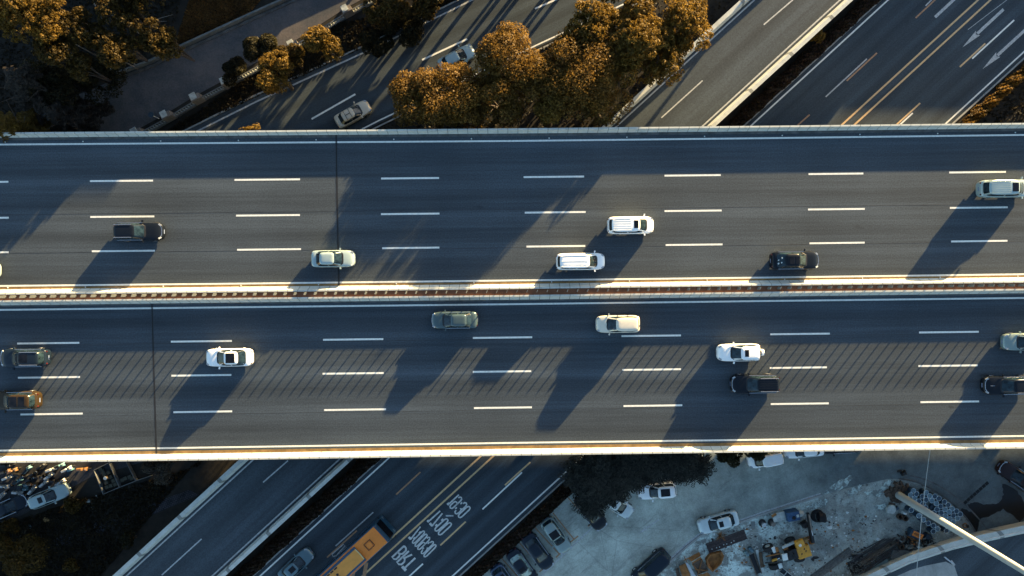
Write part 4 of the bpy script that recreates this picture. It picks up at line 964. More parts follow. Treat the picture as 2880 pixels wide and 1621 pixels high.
# unseen trees north of the picture; bushes and houses added there to cast shade
GN = 'roadside trees north of the picture'
for k, (x, y, zt, r) in enumerate(((1290, -140, 8.4, 2.2), (1390, -190, 9, 2.4), (1500, -215, 8, 2.0), (1590, -270, 9, 2.3), (1690, -300, 9.4, 2.2), (1180, -100, 7.4, 2.0), (2170, -100, 7.5, .9), (1450, -110, 8.6, 1.8), (1345, -240, 9, 2.2), (1650, -180, 8.6, 1.8))):
    tree(x, y, zt, r, r * .9, 'fine', 'brown', 'roadside tree beyond the top edge of the picture', 120 + k, 2600, group=GN)
for k, (x, y, zt, r) in enumerate(((1085, -120, 4.4, 1.6), (1175, -170, 4.6, 1.8), (1275, -150, 4.2, 1.5), (1395, -200, 4.8, 2.0), (1490, -180, 4.3, 1.5), (1580, -230, 4.8, 2.0), (1010, -90, 3.8, 1.4), (1700, -240, 4.6, 1.8))):
    tree(x, y, zt, r, r * 1.1, 'fine', 'dark', 'tall bush added beyond the top edge of the picture to shade the road', 150 + k, 3000, name='bush', group='bushes added north of the picture for shade')
def add_shade_block(px0, px1, py, depth, h, lab):  # unseen block, added and sized only to throw shade into view
    a, b = P(px0, py), P(px1, py); o = thing('shade_block', ((a.x + b.x) / 2, a.y + depth / 2, 0), lab, 'building', 'blocks added north of the picture for shade')
    L = b.x - a.x
    MB().box((0, 0, h / 2), (L, depth, h)).build('wall', M['slab'], o); MB().box((0, 0, h + .06), (L + .4, depth + .4, .12)).build('roof', M['brick'], o)
    for fl in range(int(h // 3)):
        for i in range(int(L // 4)):
            MB().box((-L / 2 + 2 + i * 4, -depth / 2 - .01, 1.6 + 3 * fl), (1.6, .06, 1.4)).build('window', M['glass'], o)
add_shade_block(-700, 1112, -330, 12, 13.6, 'long grey block added beyond the top left of the picture to cast shade')
add_shade_block(2385, 2850, -330, 8, 4.9, 'low grey block added beyond the top right of the picture to shade the road')
add_shade_block(2862, 3900, -330, 8, 4.0, 'low grey row added beyond the top right of the picture to shade the road')
# ================================================================== street things and the yard
def shift(a): return a
# footpath wall and stone pillar fence
fw = thing('boundary_wall', P(489, 147), 'low pale wall along the upper side of the dim footpath', 'wall'); b0 = fw.location
def rel(pts, b, z=0): return [P(x, y, z) - b for x, y in pts]
M['oldwall'] = concrete('old wall', (.15, .155, .15), None, 0, 0, .4)
MB().wall(rel(NW_WALL[2:], b0), .22, 0, .75).build('wall', M['oldwall'], fw)
MB().wall(rel(off(NW_WALL[2:], 4, 8), b0), .30, 0, .16).build('footing', M['gutter_grey'], fw)
MB().box(P(314, 200) - b0 + Vector((0, 0, .5)), (.75, .45, 1.0), rz=R(-62)).build('end_pillar', M['dirtywhite'], fw)
fl = thing('fence', P(648, 243), 'stone pillar fence with a white balustrade beside the west road', 'fence'); b0 = fl.location
MB().wall(rel(NW_FENCE, b0), .26, 0, .42).build('base_wall', M['oldwall'], fl)
MB().wall(rel(NW_FENCE, b0), .12, 1.0, 1.08).build('handrail', M['oldwall'], fl)
bal = MB(); pw = [P(*p) for p in NW_FENCE]
for a, b in zip(pw[:-1], pw[1:]):
    L = (b - a).length; n = int(L / .32)
    for i in range(n): q = a.lerp(b, i / n) - b0; bal.box((q.x, q.y, .71), (.05, .05, .58))
bo = bal.build('balusters', M['dirtywhite'], fl); bo['kind'] = 'stuff'
for x, y in ((483.5, 333), (564.6, 284), (648.4, 240), (834, 138), (982.7, 41), (402, 380)):
    q = P(x, y) - b0; pl = MB().box((q.x, q.y, .75), (1.15, .62, 1.5), rz=R(28)).build('pillar', M['brick'], fl)
    MB().box((q.x - .2, q.y + .1, 1.55), (.7, .72, .1), rz=R(28)).build('cap', M['dirtywhite'], pl)
def post(x, y, h, lab, disc=False):
    q = P(x, y); o = thing('sign_post' if disc else 'marker_post', q, lab, 'sign' if disc else 'post')
    MB().cyl((0, 0, 0), (0, 0, h), .045, .045, 8).build('pole', M['palewhite'], o, True)
    if disc: MB().cyl((0, 0, h), (0, 0, h + .05), .32, .32, 16).build('disc', M['blue'], o)
    else: MB().cyl((0, 0, 0), (0, 0, .12), .18, .16, 10).build('foot', M['dirtywhite'], o)
post(447, 334, 1.7, 'white post with a blue disc beside the dim footpath', True)
post(289, 193, 2.2, 'thin white post at the end of the footpath wall')
# low walled pen with slabs, south west
pn = thing('walled_pen', P(330, 1335), 'low pen with thin white rails holding square slabs', 'pen'); b0 = pn.location
for pts in ([(271, 1320), (297, 1387)], [(314, 1302), (342, 1368)], [(362, 1298), (388, 1350)], [(297, 1387), (342, 1368), (388, 1350), (430, 1336)], [(271, 1320), (318, 1296)]):
    MB().wall(rel(pts, b0), .06, 0, .5).build('rail', M['oldwall'], pn)
rg = random.Random(5); GSl = 'square slabs in the pen'
s0 = None
for x, y in ((283, 1318), (295, 1334), (306, 1329), (302, 1344), (312, 1341), (300, 1357), (313, 1366), (302, 1370), (320, 1352), (290, 1326), (325, 1362), (345, 1350), (354, 1345), (366, 1341), (372, 1345)):
    if s0 is None: s0 = MB().box((0, 0, 0), (.42, .38, .3)).build('stone_slab', pmat('mossy slab', (.050, .046, .030), .9, .4, 3)); o = s0
    else: o = s0.copy(); COL.objects.link(o)
    o.location = P(x, y, .17); o.rotation_euler = (0, 0, R(22) + rg.uniform(-.15, .15)); tag(o, 'square mossy slab lying in the low white railed pen', 'slab', GSl)
pb2 = thing('flower_pot', P(305.5, 1341, 0), 'pale plant pot on the slabs of the pen', 'pot'); MB().cyl((0, 0, .32), (0, 0, .62), .16, .22, 12).build('pot', M['gutter'], pb2); MB().cyl((0, 0, .62), (0, 0, .70), .20, .20, 10).build('soil', M['palewhite'], pb2)
def litter(x, y, s, mat, lab, seed, z=0.03):
    rg = random.Random(seed); pts = [(math.cos(a * 1.05) * s * rg.uniform(.5, 1.2), math.sin(a * 1.05) * s * rg.uniform(.3, .9)) for a in range(6)]
    m = MB(); m.add([(0, 0, s * .25)] + [(p[0], p[1], rg.uniform(0, .06)) for p in pts], [(0, i + 1, (i + 1) % 6 + 1) for i in range(6)]); m.add([(0, 0, 0)] + [(p[0], p[1], 0) for p in pts], [(0, (i + 1) % 6 + 1, i + 1) for i in range(6)])
    o = m.build('litter', mat); o.location = P(x, y, z); tag(o, lab, 'litter', 'litter on the ground')
for i, (x, y, s, mt, lab) in enumerate(((246, 1408, .45, 'dirtywhite', 'torn pale sheet on the dark ground right of the silver green suv'), (261, 1430, .3, 'dirtywhite', 'pale scrap below the torn sheet'), (133, 1462, .5, 'gutter', 'sandy scrap near the left end of the paved strip'), (80, 1482, .5, 'drumlid', 'blue grey scrap near the lower left corner'), (200, 1594, .3, 'gutter', 'sandy scrap in the leafy shrub'), (272, 1397, .22, 'dirtywhite', 'small pale scrap under the pen'), (2469, 1517, .28, 'palewhite', 'white scrap in the middle of the yard'), (2383, 1442, .28, 'palewhite', 'pale round scrap near the black hose coil'), (2335, 1484, .35, 'palewhite', 'crumpled white scrap right of the black boom'))):
    litter(x, y, s, M[mt], lab, i)
# black bundle on the car park
bd = thing('rubbish_bag', P(2540, 1330), 'black rubbish bag dumped on the car park above the drums', 'bag')
MB().box((0, 0, .2), (.75, .5, .4), rz=.6, tap=.6).box((-.45, .2, .12), (.6, .25, .24), rz=.3, tap=.6).build('sack', M['blackmetal'], bd, bevel=.06)
MB().box((.15, -.05, .42), (.2, .18, .12), tap=.5).build('knot', M['blackmetal'], bd)
dg = MB()
for i in range(8):
    a = P(2715, 1413).lerp(P(2775, 1360), i / 7); dg.box((a.x, a.y, .03), (.42, .34, .03), rz=R(41))
tag(dg.build('drain_grating', M['joint']), 'row of dark square drain covers leading to the wet patch', 'drain')
# blue drums
rb_ = MB().cyl((0, 0, 0), (0, 0, .86), .29, .29, 18); DR = []
def drum_proto(lidm):
    o = thing('drum', (0, 0, 0), 'x', 'drum', 'blue drums by the yard kerb')
    MB().cyl((0, 0, 0), (0, 0, .88), .285, .285, 18).torus((0, 0, .3), .285, .018, 18, 6).torus((0, 0, .58), .285, .018, 18, 6).build('barrel', M['blue'], o, True)
    MB().cyl((0, 0, .865), (0, 0, .885), .262, .262, 18).cyl((.13, .05, .885), (.13, .05, .91), .04, .04, 8).build('lid', lidm, o)
    MB().torus((0, 0, .885), .28, .022, 18, 6).build('rim', M['rim'], o, True); return o
dA, dB = drum_proto(M['blue']), drum_proto(M['drumlid']); first = {0: True, 1: True}
DP = [(560, 210), (520, 268), (578, 318), (605, 255), (690, 292), (745, 238), (795, 285), (640, 360), (745, 340), (828, 352), (870, 290), (930, 320), (700, 400), (893, 395), (585, 390), (1010, 370), (955, 435), (903, 480), (1020, 480), (1065, 415), (735, 450), (1120, 470), (1080, 515), (965, 530), (855, 530), (1025, 575), (920, 585), (1185, 505), (1140, 570), (1240, 550), (975, 620), (1085, 620), (1200, 610), (1035, 670), (1140, 660), (1100, 705), (660, 440), (530, 490), (640, 572), (705, 632), (775, 680), (850, 715), (912, 762), (850, 800), (1040, 790)]
for i, (x, y) in enumerate(DP):
    k = 1 if i in (0, 1, 2, 5, 6, 9, 13, 18, 21, 22, 25, 31, 32, 38, 39, 42, 14, 34) else 0
    o = (dA, dB)[k] if first[k] else copy_tree((dA, dB)[k]); first[k] = False
    q = P(2460 + x / 5.16, 1340 + y / 5.16, .88); o.location = (q.x, q.y, .028); o.rotation_euler = (0, 0, i * 1.7)
    row = i >= 36
    tag(o, ('pale lidded' if k else 'dark lidded') + (' blue drum in the single row below the leaning pole' if row else ' blue drum in the crowded stack between the pole and the curved kerb'), 'drum', 'blue drums by the yard kerb')
ld = thing('drum', P(2460 + 822 / 5.16, 1340 + 462 / 5.16, .3), 'blue drum lying on its side among the upright ones', 'drum', 'blue drums by the yard kerb', R(70))
MB().cyl((-.45, 0, .0), (.45, 0, .0), .285, .285, 18).torus((.15, 0, 0), .285, .018, 18, 6, 'X').torus((-.15, 0, 0), .285, .018, 18, 6, 'X').build('barrel', M['blue'], ld, True)
# tall tapering pole rising out of the drums
q = P(2526, 1392); tp = thing('tall_pole', q, 'tall tapering steel pole rising from the drums past the lower right corner', 'pole')
ax = Vector((.018, -.052, 1)); zs = [0, 4, 8, 12, 16, 20, 24, 28, 32]
MB().tube([ax * z for z in zs], [.43 - .0078 * z for z in zs], 28).build('shaft', pmat('pole paint', (.40, .41, .38), .45, .08, .8), tp, True)
MB().cyl((0, 0, .03), (0, 0, .12), .95, .95, 20).build('base_plate', M['rust_dark'], tp)
for i in range(8):
    a = i * math.pi / 4; MB().cyl((.78 * math.cos(a), .78 * math.sin(a), .1), (.78 * math.cos(a), .78 * math.sin(a), .28), .05, .05, 6).build('bolt', M['blackmetal'], tp)
rp = MB(); rg = random.Random(8)
for i in range(26):
    a, r_ = rg.uniform(.6, 4.2), rg.uniform(.7, 1.5); rp.box((r_ * math.cos(a), r_ * math.sin(a), .12), (rg.uniform(.3, .7), rg.uniform(.2, .4), rg.uniform(.1, .35)), rz=rg.uniform(0, 3), ry=rg.uniform(-.3, .3))
o = rp.build('rubble', M['rust_dark']); o.location = q; tag(o, 'heap of broken brown rubble around the foot of the tall pole', 'rubble')
cb = MB(); c0, c1 = P(2570, 1720, 4.2), P(2625, 1200, 4.6)
cb.tube([c0.lerp(c1, i / 12) - Vector((0, 0, .35 * math.sin(math.pi * i / 12))) for i in range(13)], .035, 6)
tag(cb.build('overhead_cable', pmat('cable sheath', (.34, .36, .35), .6)), 'thin pale cable strung over the drums and the yard', 'cable')
# elevated road with barrier in the lower right corner
BL = [(2300, 1690), (2450, 1622), (2560, 1571), (2680, 1532), (2780, 1508), (2900, 1482), (3100, 1448), (3400, 1400)]
LZ = 2.4
br = MB().prism([tuple(P(x, y, LZ)[:2]) for x, y in off(BL, 4, 12)] + [tuple(P(x, y, LZ)[:2]) for x, y in ((3400, 2000), (2300, 2000))], LZ - .6, LZ).build('ramp_road', M['ramp']); struct(br)
pt = MB().sheet(PL([(2560, 1604), (2600, 1592), (2660, 1580), (2684, 1592), (2694, 1622), (2700, 1660), (2560, 1660), (2520, 1622)], LZ), LZ + .006).build('patch', M['slab'], br)
bw = thing('barrier_wall', P(2680, 1532), 'pale concrete barrier with a steel rail in the lower right corner', 'wall'); b0 = bw.location
bm_ = MB()
def bl(o_, z): return [P(x, y, z) - b0 for x, y in off(BL, 0, o_)]
bm_.loft([l for l in [bl(15, LZ - .02), bl(9, LZ + .7), bl(4, LZ + .8), bl(-8, LZ + .8), bl(-20, 0)]][::1]); bm_.build('wall', M['para2'], bw)
MB().tube(bl(9, LZ + 1.05), .06, 8).build('rail', M['steel'], bw)
for i in range(1, 7):
    q = bl(9, LZ + .7)[i]; MB().cyl(q, q + Vector((0, 0, .36)), .04, .04, 8).build('rail_post', M['steel'], bw)
br_ = thing('lamp_bracket', P(2662, 1572, LZ), 'small pointed steel bracket standing on the barrier rail', 'bracket', None)
MB().box((-.35, .2, .9), (1.1, .14, .12), rz=R(-38)).build('arm', M['steel'], br_); MB().box((.15, -.15, .92), (.7, .26, .16), rz=R(-52), tap=.35).build('plate', M['steel'], br_); MB().cyl((-.3, .2, 0), (-.3, .2, .9), .04, .04, 8).build('post', M['steel'], br_)

# ---- yellow backhoe loader, parts placed from the plan of the yard
def Q5(x, y, z=1.0): return P(2140 + x / 6.561, 1400 + y / 6.561, z)
lo = thing('backhoe_loader', (*Q5(520, 1010)[:2], .028), 'worn yellow backhoe loader with a black digging arm in the yard', 'loader'); b0 = lo.location
def V5(x, y, z): v = Q5(x, y, z) - b0; v.z = z; return v
AL = math.atan2(170, 520)
MB().box(V5(775, 985, 1.15), (1.62, 1.42, .75), rz=AL, tap=.93).build('bonnet', M['machine'], lo, bevel=.08)
eh = MB().box(V5(717, 850, 1.72), (1.05, .92, .42), rz=AL + .05, tap=.9).build('engine_cover', M['machine'], lo, bevel=.05); MB().cyl(V5(722, 880, 1.94), V5(722, 880, 1.99), .17, .17, 12).build('cap', M['palewhite'], eh)
MB().box(V5(820, 790, 1.2), (.6, .5, .55), rz=AL, tap=.8).build('tank', M['gutter'], lo, bevel=.06)
for x, y in ((800, 945), (832, 985), (757, 1037)): MB().box(V5(x, y, 1.545), (.22, .10, .03), rz=AL + 1.1).build('vent', M['blackmetal'], lo)
MB().box(V5(560, 1020, .95), (1.35, 1.25, 1.0), rz=AL, tap=.9).build('cab_floor', M['blackmetal'], lo, bevel=.06)
MB().box(V5(540, 1010, 1.6), (.42, .5, .42), rz=AL).box(V5(610, 1060, 1.6), (.14, .5, .5), rz=AL).build('seat', M['rubber'], lo, bevel=.05)
MB().box(V5(445, 1098, 1.85), (.62, .78, .07), rz=AL - .12, tap=.8).build('cab_roof', M['palewhite'], lo)
for dx, dy in ((400, 1000), (480, 970), (500, 1160), (400, 1160)): MB().cyl(V5(dx, dy, .6), V5(dx, dy, 1.82), .035, .035, 6).build('cab_post', M['blackmetal'], lo)
MB().box(V5(500, 870, 1.3), (1.5, .26, .2), rz=AL + .12).build('fender', M['dirtywhite'], lo); MB().box(V5(450, 930, 1.2), (.55, .34, .16), rz=AL).build('fender', M['rust'], lo)
MB().box(V5(240, 960, 1.15), (.42, .66, .12), rz=AL + .15).build('fender', M['palewhite'], lo); MB().box(V5(295, 960, 1.18), (.34, .5, .2), rz=AL).build('valve_block', M['rust'], lo)
MB().box(V5(355, 1255, 1.15), (.42, .55, .12), rz=AL).build('fender', M['palewhite'], lo)
for x, y, t_ in ((135, 925, .15), (240, 1255, 0), (540, 800, .1), (700, 1110, 0)):
    c = V5(x, y, .62); w = Vector((math.sin(AL + t_), -math.cos(AL + t_), .0)) ; wm = MB(); qn = Vector((-w.y, w.x, 0))
    wo = MB().cyl(c - w * .24, c + w * .24, .60, .60, 24).build('wheel', M['rubber'], lo, True); MB().cyl(c - w * .26, c + w * .26, .30, .30, 16).build('rim', M['dirtywhite'] if x < 200 else M['blackmetal'], wo)
for (xa, ya, xb, yb) in ((130, 1075, 360, 1030), (120, 1195, 400, 1190)):
    MB().tube([V5(xb, yb, 1.35), V5((xa + xb) / 2, (ya + yb) / 2, 1.3), V5(xa - 40, ya + 10, .6)], .085, 8).build('lift_arm', M['rust'] if ya < 1100 else M['blackmetal'], lo)
hc = MB().tube([V5(200, 1165, 1.2), V5(300, 1130, 1.35)], .13, 10).build('hydraulic_cylinder', M['machine'], lo); MB().tube([V5(300, 1130, 1.35), V5(345, 1112, 1.4)], .06, 8).build('rod', M['chrome'], hc)
bk = MB().box(V5(270, 1070, .9), (1.0, .9, .25), rz=AL).build('front_frame', M['blackmetal'], lo)
MB().loft([[V5(20, 1000, .08), V5(60, 1280, .08)], [V5(-25, 1010, .05), V5(15, 1290, .05)], [V5(-45, 1015, .4), V5(-5, 1295, .4)], [V5(10, 1005, .95), V5(50, 1285, .95)]]).build('bucket', M['rust_dark'], lo)
MB().box(V5(930, 815, .9), (.55, .5, .5), rz=AL, tap=.8).build('swing_pivot', M['rust'], lo, bevel=.05); MB().box(V5(845, 745, .85), (.8, .22, .24), rz=AL).build('stabiliser', M['rust'], lo)
MB().box(V5(930, 690, 1.25), (2.05, .40, .5), rz=math.atan2(170 * 2.2, -70), tap=.8).build('boom', M['blackmetal'], lo, bevel=.04)
MB().box(V5(895, 440, 1.45), (2.0, .34, .42), rz=math.atan2(380, -60), tap=.8).build('dipper_arm', M['blackmetal'], lo, bevel=.04)
hc = MB().tube([V5(888, 310, 1.9), V5(935, 600, 1.75)], .075, 10).build('hydraulic_cylinder', M['brick'], lo); MB().tube([V5(935, 600, 1.75), V5(955, 700, 1.6)], .045, 8).build('rod', M['chrome'], hc)
MB().box(V5(815, 495, .5), (.8, .75, .7), rz=.5, tap=.7).build('digging_bucket', M['blackmetal'], lo, bevel=.05)
# ---- other yard things
def Y3(x, y, z=0): return P(1900 + x / 6.44, 1440 + y / 6.44, z)
ht_ = thing('hose_coil', Q5(1095, 345, .3), 'thick coil of black hose beside the digging arm', 'hose'); ht_.location.z = .03
hm = MB()
for i in range(9): hm.torus(((i - 4) * .085, (i - 4) * -.02, .56 + .02 * math.sin(i * 2)), .50, .045, 22, 6, 'X')
for i in range(5): hm.torus((-.25 + i * .03, .0, .08 + i * .09), .72 - i * .03, .05, 24, 6)
hm.build('hose', M['rubber'], ht_, True); MB().tube([(-.1, -.7, .1), (.6, -.72, .05), (1.2, -.62, .04)], .03).build('loose_end', M['rubber'], ht_)
mx = thing('blue_machine', (*Q5(600, 345)[:2], .03), 'square blue machine with a rounded pale tank by the yard kerb', 'machine', None, AL * .6)
MB().box((0, 0, .55), (1.5, 1.15, 1.1), tap=.92).build('casing', M['bluebright'], mx, bevel=.06); MB().cyl((.0, -.15, 1.1), (0, -.15, 1.25), .22, .16, 12).build('filler', M['joint'], mx); MB().box((.45, 0, 1.12), (.28, .3, .04)).build('sticker', M['dirtywhite'], mx)
MB().cyl((.78, .0, .5), (1.15, -.05, .5), .40, .34, 18).cyl((1.15, -.05, .5), (1.42, -.08, .5), .34, .12, 18).build('tank', M['dirtywhite'], mx, True)
bxx = thing('dumped_cabinet', (*Q5(365, 380)[:2], .03), 'pale rusty metal cabinet lying beside the blue machine', 'cabinet', None, AL * .75); MB().box((0, 0, .3), (1.45, .98, .55)).build('case', M['dirtywhite'], bxx, bevel=.03); MB().box((-.55, .35, .58), (.6, .3, .04), rz=.3).build('rust_patch', M['rust'], bxx)
for i, (x, y, lab) in enumerate(((1575, 200, 'spare wheel with a ribbed hub leaning by the kerb, left of the pair'), (1740, 190, 'spare wheel with a brown hub leaning beside the pale cabinet'))):
    w = thing('loose_wheel', (*Y3(x, y)[:2], .03), lab, 'wheel', 'wheels lying in the yard'); MB().torus((-.18, .12, .36), .30, .13, 22, 8).torus((-.10, .07, .16), .30, .13, 22, 8).build('tyre', M['rubber'], w, True); MB().cyl((-.05, -.02, .25), (.0, -.08, .52), .29, .27, 18).build('hub', M['brick'] if i else M['steel'], w)
mt = thing('floor_mat', (*Y3(1400, 240)[:2], .03), 'small dark board lying left of the spare wheels', 'board', None, R(3)); MB().box((0, 0, .03), (.46, .85, .05)).build('board', M['plate'], mt)
gr = thing('steel_grate_ramp', (*Y3(915, 525)[:2], .03), 'long brown steel grate lying below the pale silver sedan', 'grate', None, math.atan2(270, 720))
gm = MB()
for y in (-.52, 0, .52): gm.box((0, y, .14), (4.75, .07, .16))
for i in range(40): gm.box((-2.32 + i * .119, 0, .20), (.065, 1.04, .05))
gm.build('slats', pmat('old brown steel', (.060, .045, .042), .85, .4, 5), gr)
MB().box((0, 0, .07), (4.7, 1.0, .04)).build('backing', M['joint'], gr)
for i in range(7): 
    q = (-1.9 + i * .45 + (i % 2) * .1, -.2 - .04 * (i % 3), .245); MB().box(q, (.10, .09, .03), rz=i).build('mortar_lump', M['palewhite'], gr)
def plate_heap(name, poly, h, mat, lab, cat, tilt=0.3):
    c = Y3(sum(p[0] for p in poly) / len(poly), sum(p[1] for p in poly) / len(poly)); o = thing(name, (c.x, c.y, .03), lab, cat); return o, [Y3(*p) - c for p in poly]
sc_, pl = plate_heap('rusty_scoop', [(600, 745), (810, 690), (850, 760), (800, 900), (640, 1050), (555, 960), (530, 830)], .6, None, 'rust orange shovel bucket lying on the pale cement', 'bucket')
m = MB(); n_ = len(pl); m.add([(p.x, p.y, .02) for p in pl] + [(p.x * 1.0, p.y * 1.0, .62) for p in pl] + [(p.x * .86, p.y * .86, .60) for p in pl] + [(p.x * .70, p.y * .70, .16) for p in pl], [(i, (i + 1) % n_, n_ + (i + 1) % n_, n_ + i) for i in range(n_)] + [(n_ + i, n_ + (i + 1) % n_, 2 * n_ + (i + 1) % n_, 2 * n_ + i) for i in range(n_)] + [(2 * n_ + i, 2 * n_ + (i + 1) % n_, 3 * n_ + (i + 1) % n_, 3 * n_ + i) for i in range(n_)] + [tuple(range(3 * n_, 4 * n_))])
m.build('shell', M['rust'], sc_)
hp = thing('rusty_hopper', (*Y3(330, 960)[:2], .03), 'rust orange hopper frame of angled plates at the bottom edge of the yard', 'hopper'); b0 = hp.location
def H3(x, y, z): v = Y3(x, y, z) - b0; v.z = z; return v
def slab3(nm, a, b, c, d, mat, th=.05):
    m = MB(); q = [H3(*a), H3(*b), H3(*c), H3(*d)]; dn_ = Vector((0, 0, -th)); m.v = [tuple(p) for p in q] + [tuple(p + dn_) for p in q]; m.f = [(0, 1, 2, 3), (7, 6, 5, 4), (0, 4, 5, 1), (1, 5, 6, 2), (2, 6, 7, 3), (3, 7, 4, 0)]; return m.build(nm, mat, hp)
slab3('side_plate', (230, 850, .95), (430, 730, .95), (455, 800, 1.2), (290, 900, 1.2), M['rust']); slab3('side_plate', (290, 925, 1.1), (455, 815, 1.1), (470, 850, .8), (310, 945, .8), M['rust'])
slab3('well_plate', (300, 945, .9), (480, 850, .9), (590, 1060, .35), (400, 1140, .35), M['rust_dark']); slab3('side_plate', (60, 985, .7), (180, 930, .7), (280, 1166, .5), (120, 1166, .5), M['rust']); slab3('side_plate', (400, 1150, .7), (590, 1100, .7), (640, 1160, .6), (430, 1230, .6), M['rust'])
slab3('web_plate', (0, 1040, .4), (45, 1010, .4), (110, 1200, .3), (30, 1240, .3), M['rust_dark']); slab3('grey_plate', (180, 925, .75), (215, 910, .75), (370, 1170, .6), (300, 1180, .6), M['steel'])
for a, b in (((300, 950, 1.0), (470, 1130, .5)), ((480, 860, 1.0), (400, 1140, .5)), ((590, 1065, .5), (350, 1040, .8)), ((150, 880, 1.0), (430, 730, 1.05)), ((145, 790, .5), (215, 930, .9))): MB().tube([H3(*a), H3(*b)], .045, 6).build('frame_bar', M['rust'], hp)
for i, (x, y, lab) in enumerate(((1350, 665, 'rounded teal tub lying right of the pair on the cement'), (1270, 735, 'rounded teal tub lying left of the pair on the cement'))):
    t_ = thing('tub', (*Y3(x, y)[:2], .03), lab, 'tub', 'teal tubs', R(-50)); MB().cyl((-.28, 0, .2), (.28, 0, .2), .24, .24, 16).torus((.28, 0, .2), .20, .05, 16, 6, 'X').torus((-.28, 0, .2), .20, .05, 16, 6, 'X').build('shell', pmat('tub teal %d' % i, (.11, .17, .175) if i else (.05, .10, .12), .5, .4, 3), t_, True); MB().box((0, 0, .44), (.2, .14, .03)).build('lid', M['drumlid'], t_)
bm2 = thing('concrete_beam', (*Y3(1515, 880)[:2], .03), 'weathered pale beam lying left of the loader', 'beam', None, math.atan2(-430, 120)); MB().box((0, 0, .14), (2.7, .34, .26)).build('beam', M['dirtywhite'], bm2, bevel=.04)
bm3 = thing('dark_tray', (*Y3(1430, 940)[:2], .03), 'dark trough full of black gravel beside the pale beam', 'trough', None, math.atan2(-330, 130)); MB().box((0, 0, .06), (2.3, .55, .1)).build('gravel', M['blackmetal'], bm3)
tb = MB().box((0, .3, .2), (2.4, .06, .3)).box((0, -.3, .2), (2.4, .06, .3)).build('side_board', M['wood'], bm3)
def T(x, y, z=0): return P(2160 + x / 3.578, 1216 + y / 3.578, z)
def heap(nm, x, y, lab, cat, rz=0): return thing(nm, (*T(x, y)[:2], .03), lab, cat, None, rz)
rb2 = heap('timber_pile', 1080, 1215, 'long bundle of dark poles beside the barrier', 'timber', R(33)); rg = random.Random(2)
for k in range(3):
    m = MB()
    for i in range(9): y = -1.2 + (k * 9 + i) * .09; m.cyl((-2.3 + rg.uniform(-.7, .5), y + rg.uniform(-.22, .22), .12 + .09 * (i % 4)), (2.3 + rg.uniform(-.7, .7), y * .75 + rg.uniform(-.3, .3), .14 + .10 * ((i + 1) % 4)), .055, .04, 6)
    m.build('pole_bundle', M['wood'] if k == 1 else pmat('dark pole %d' % k, (.040, .036, .036), .8, .4, 6), rb2)
cs = heap('concrete_slab', 1380, 1228, 'rounded grey slab with a plank on it beside the barrier', 'slab', R(-5)); MB().prism([(-1.9, -.5), (-1.7, .5), (-.4, .62), (1.5, .5), (1.85, .2), (1.85, -.45), (1.4, -.75), (.2, -.55), (-1, -.75)], 0, .45).build('slab', pmat('grey slab', (.085, .09, .09), .9, .3, 2), cs, bevel=.08); MB().box((.55, -.3, .5), (2.1, .24, .1), rz=-.06).build('plank', M['wood'], cs)
for i, (x, y, w, lab) in enumerate(((1100, 1325, 2.3, 'upper pale corrugated sheet against the barrier'), (1070, 1385, 1.5, 'lower pale corrugated sheet against the barrier'))):
    s_ = heap('corrugated_sheet', x, y, lab, 'sheet', R(24)); m = MB()
    m.loft([[Vector((-w / 2 + .0, -.32 + .035 * j, .25 + .07 * math.cos(j * 1.3))) for j in range(19)][::-1], [Vector((w / 2, -.32 + .035 * j, .30 + .07 * math.cos(j * 1.3))) for j in range(19)][::-1]]); m.build('sheet', pmat('zinc %d' % i, (.20, .28, .28), .4, .2, 2, .3), s_)
    for xx in (-w * .35, w * .35): MB().box((xx, 0, .09), (.12, .7, .14)).build('bearer', M['wood'], s_)
sp = heap('spring_pile', 1240, 1325, 'pile of ribbed black pipe beside the corrugated sheets', 'pipe', R(15))
for k in range(3):
    m = MB(); 
    for i in range(9): m.torus((-.45 + i * .1, -.3 + k * .26, .2 + .1 * (k % 2)), .13, .035, 12, 5, 'X')
    m.build('pipe', M['plate'], sp, True)
nw = heap('wire_bundle', 885, 1350, 'tangled grey wire bundle in front of the poles', 'wire'); m = MB(); rg = random.Random(6)
for i in range(60):
    a = Vector((rg.uniform(-.85, .85), rg.uniform(-.9, .9), rg.uniform(.05, .6))); b = a + Vector((rg.uniform(-.5, .5), rg.uniform(-.5, .5), rg.uniform(-.15, .15))); b.z = max(b.z, .04); m.tube([a, a.lerp(b, .5) + Vector((.1, -.08, .08)), b], .02, 4)
m.build('wire', M['plate'], nw); MB().box((0, 0, .08), (1.7, 1.7, .1), rz=.4, tap=.8).build('bottom_mat', M['blackmetal'], nw)
tr = heap('black_trough', 890, 1232, 'small black box lying at the left end of the pole bundle', 'box', R(3)); MB().box((0, 0, .15), (1.15, .42, .3)).build('box', M['joint'], tr); MB().box((0, .24, .22), (1.2, .06, .3)).build('back_board', M['plate'], tr)
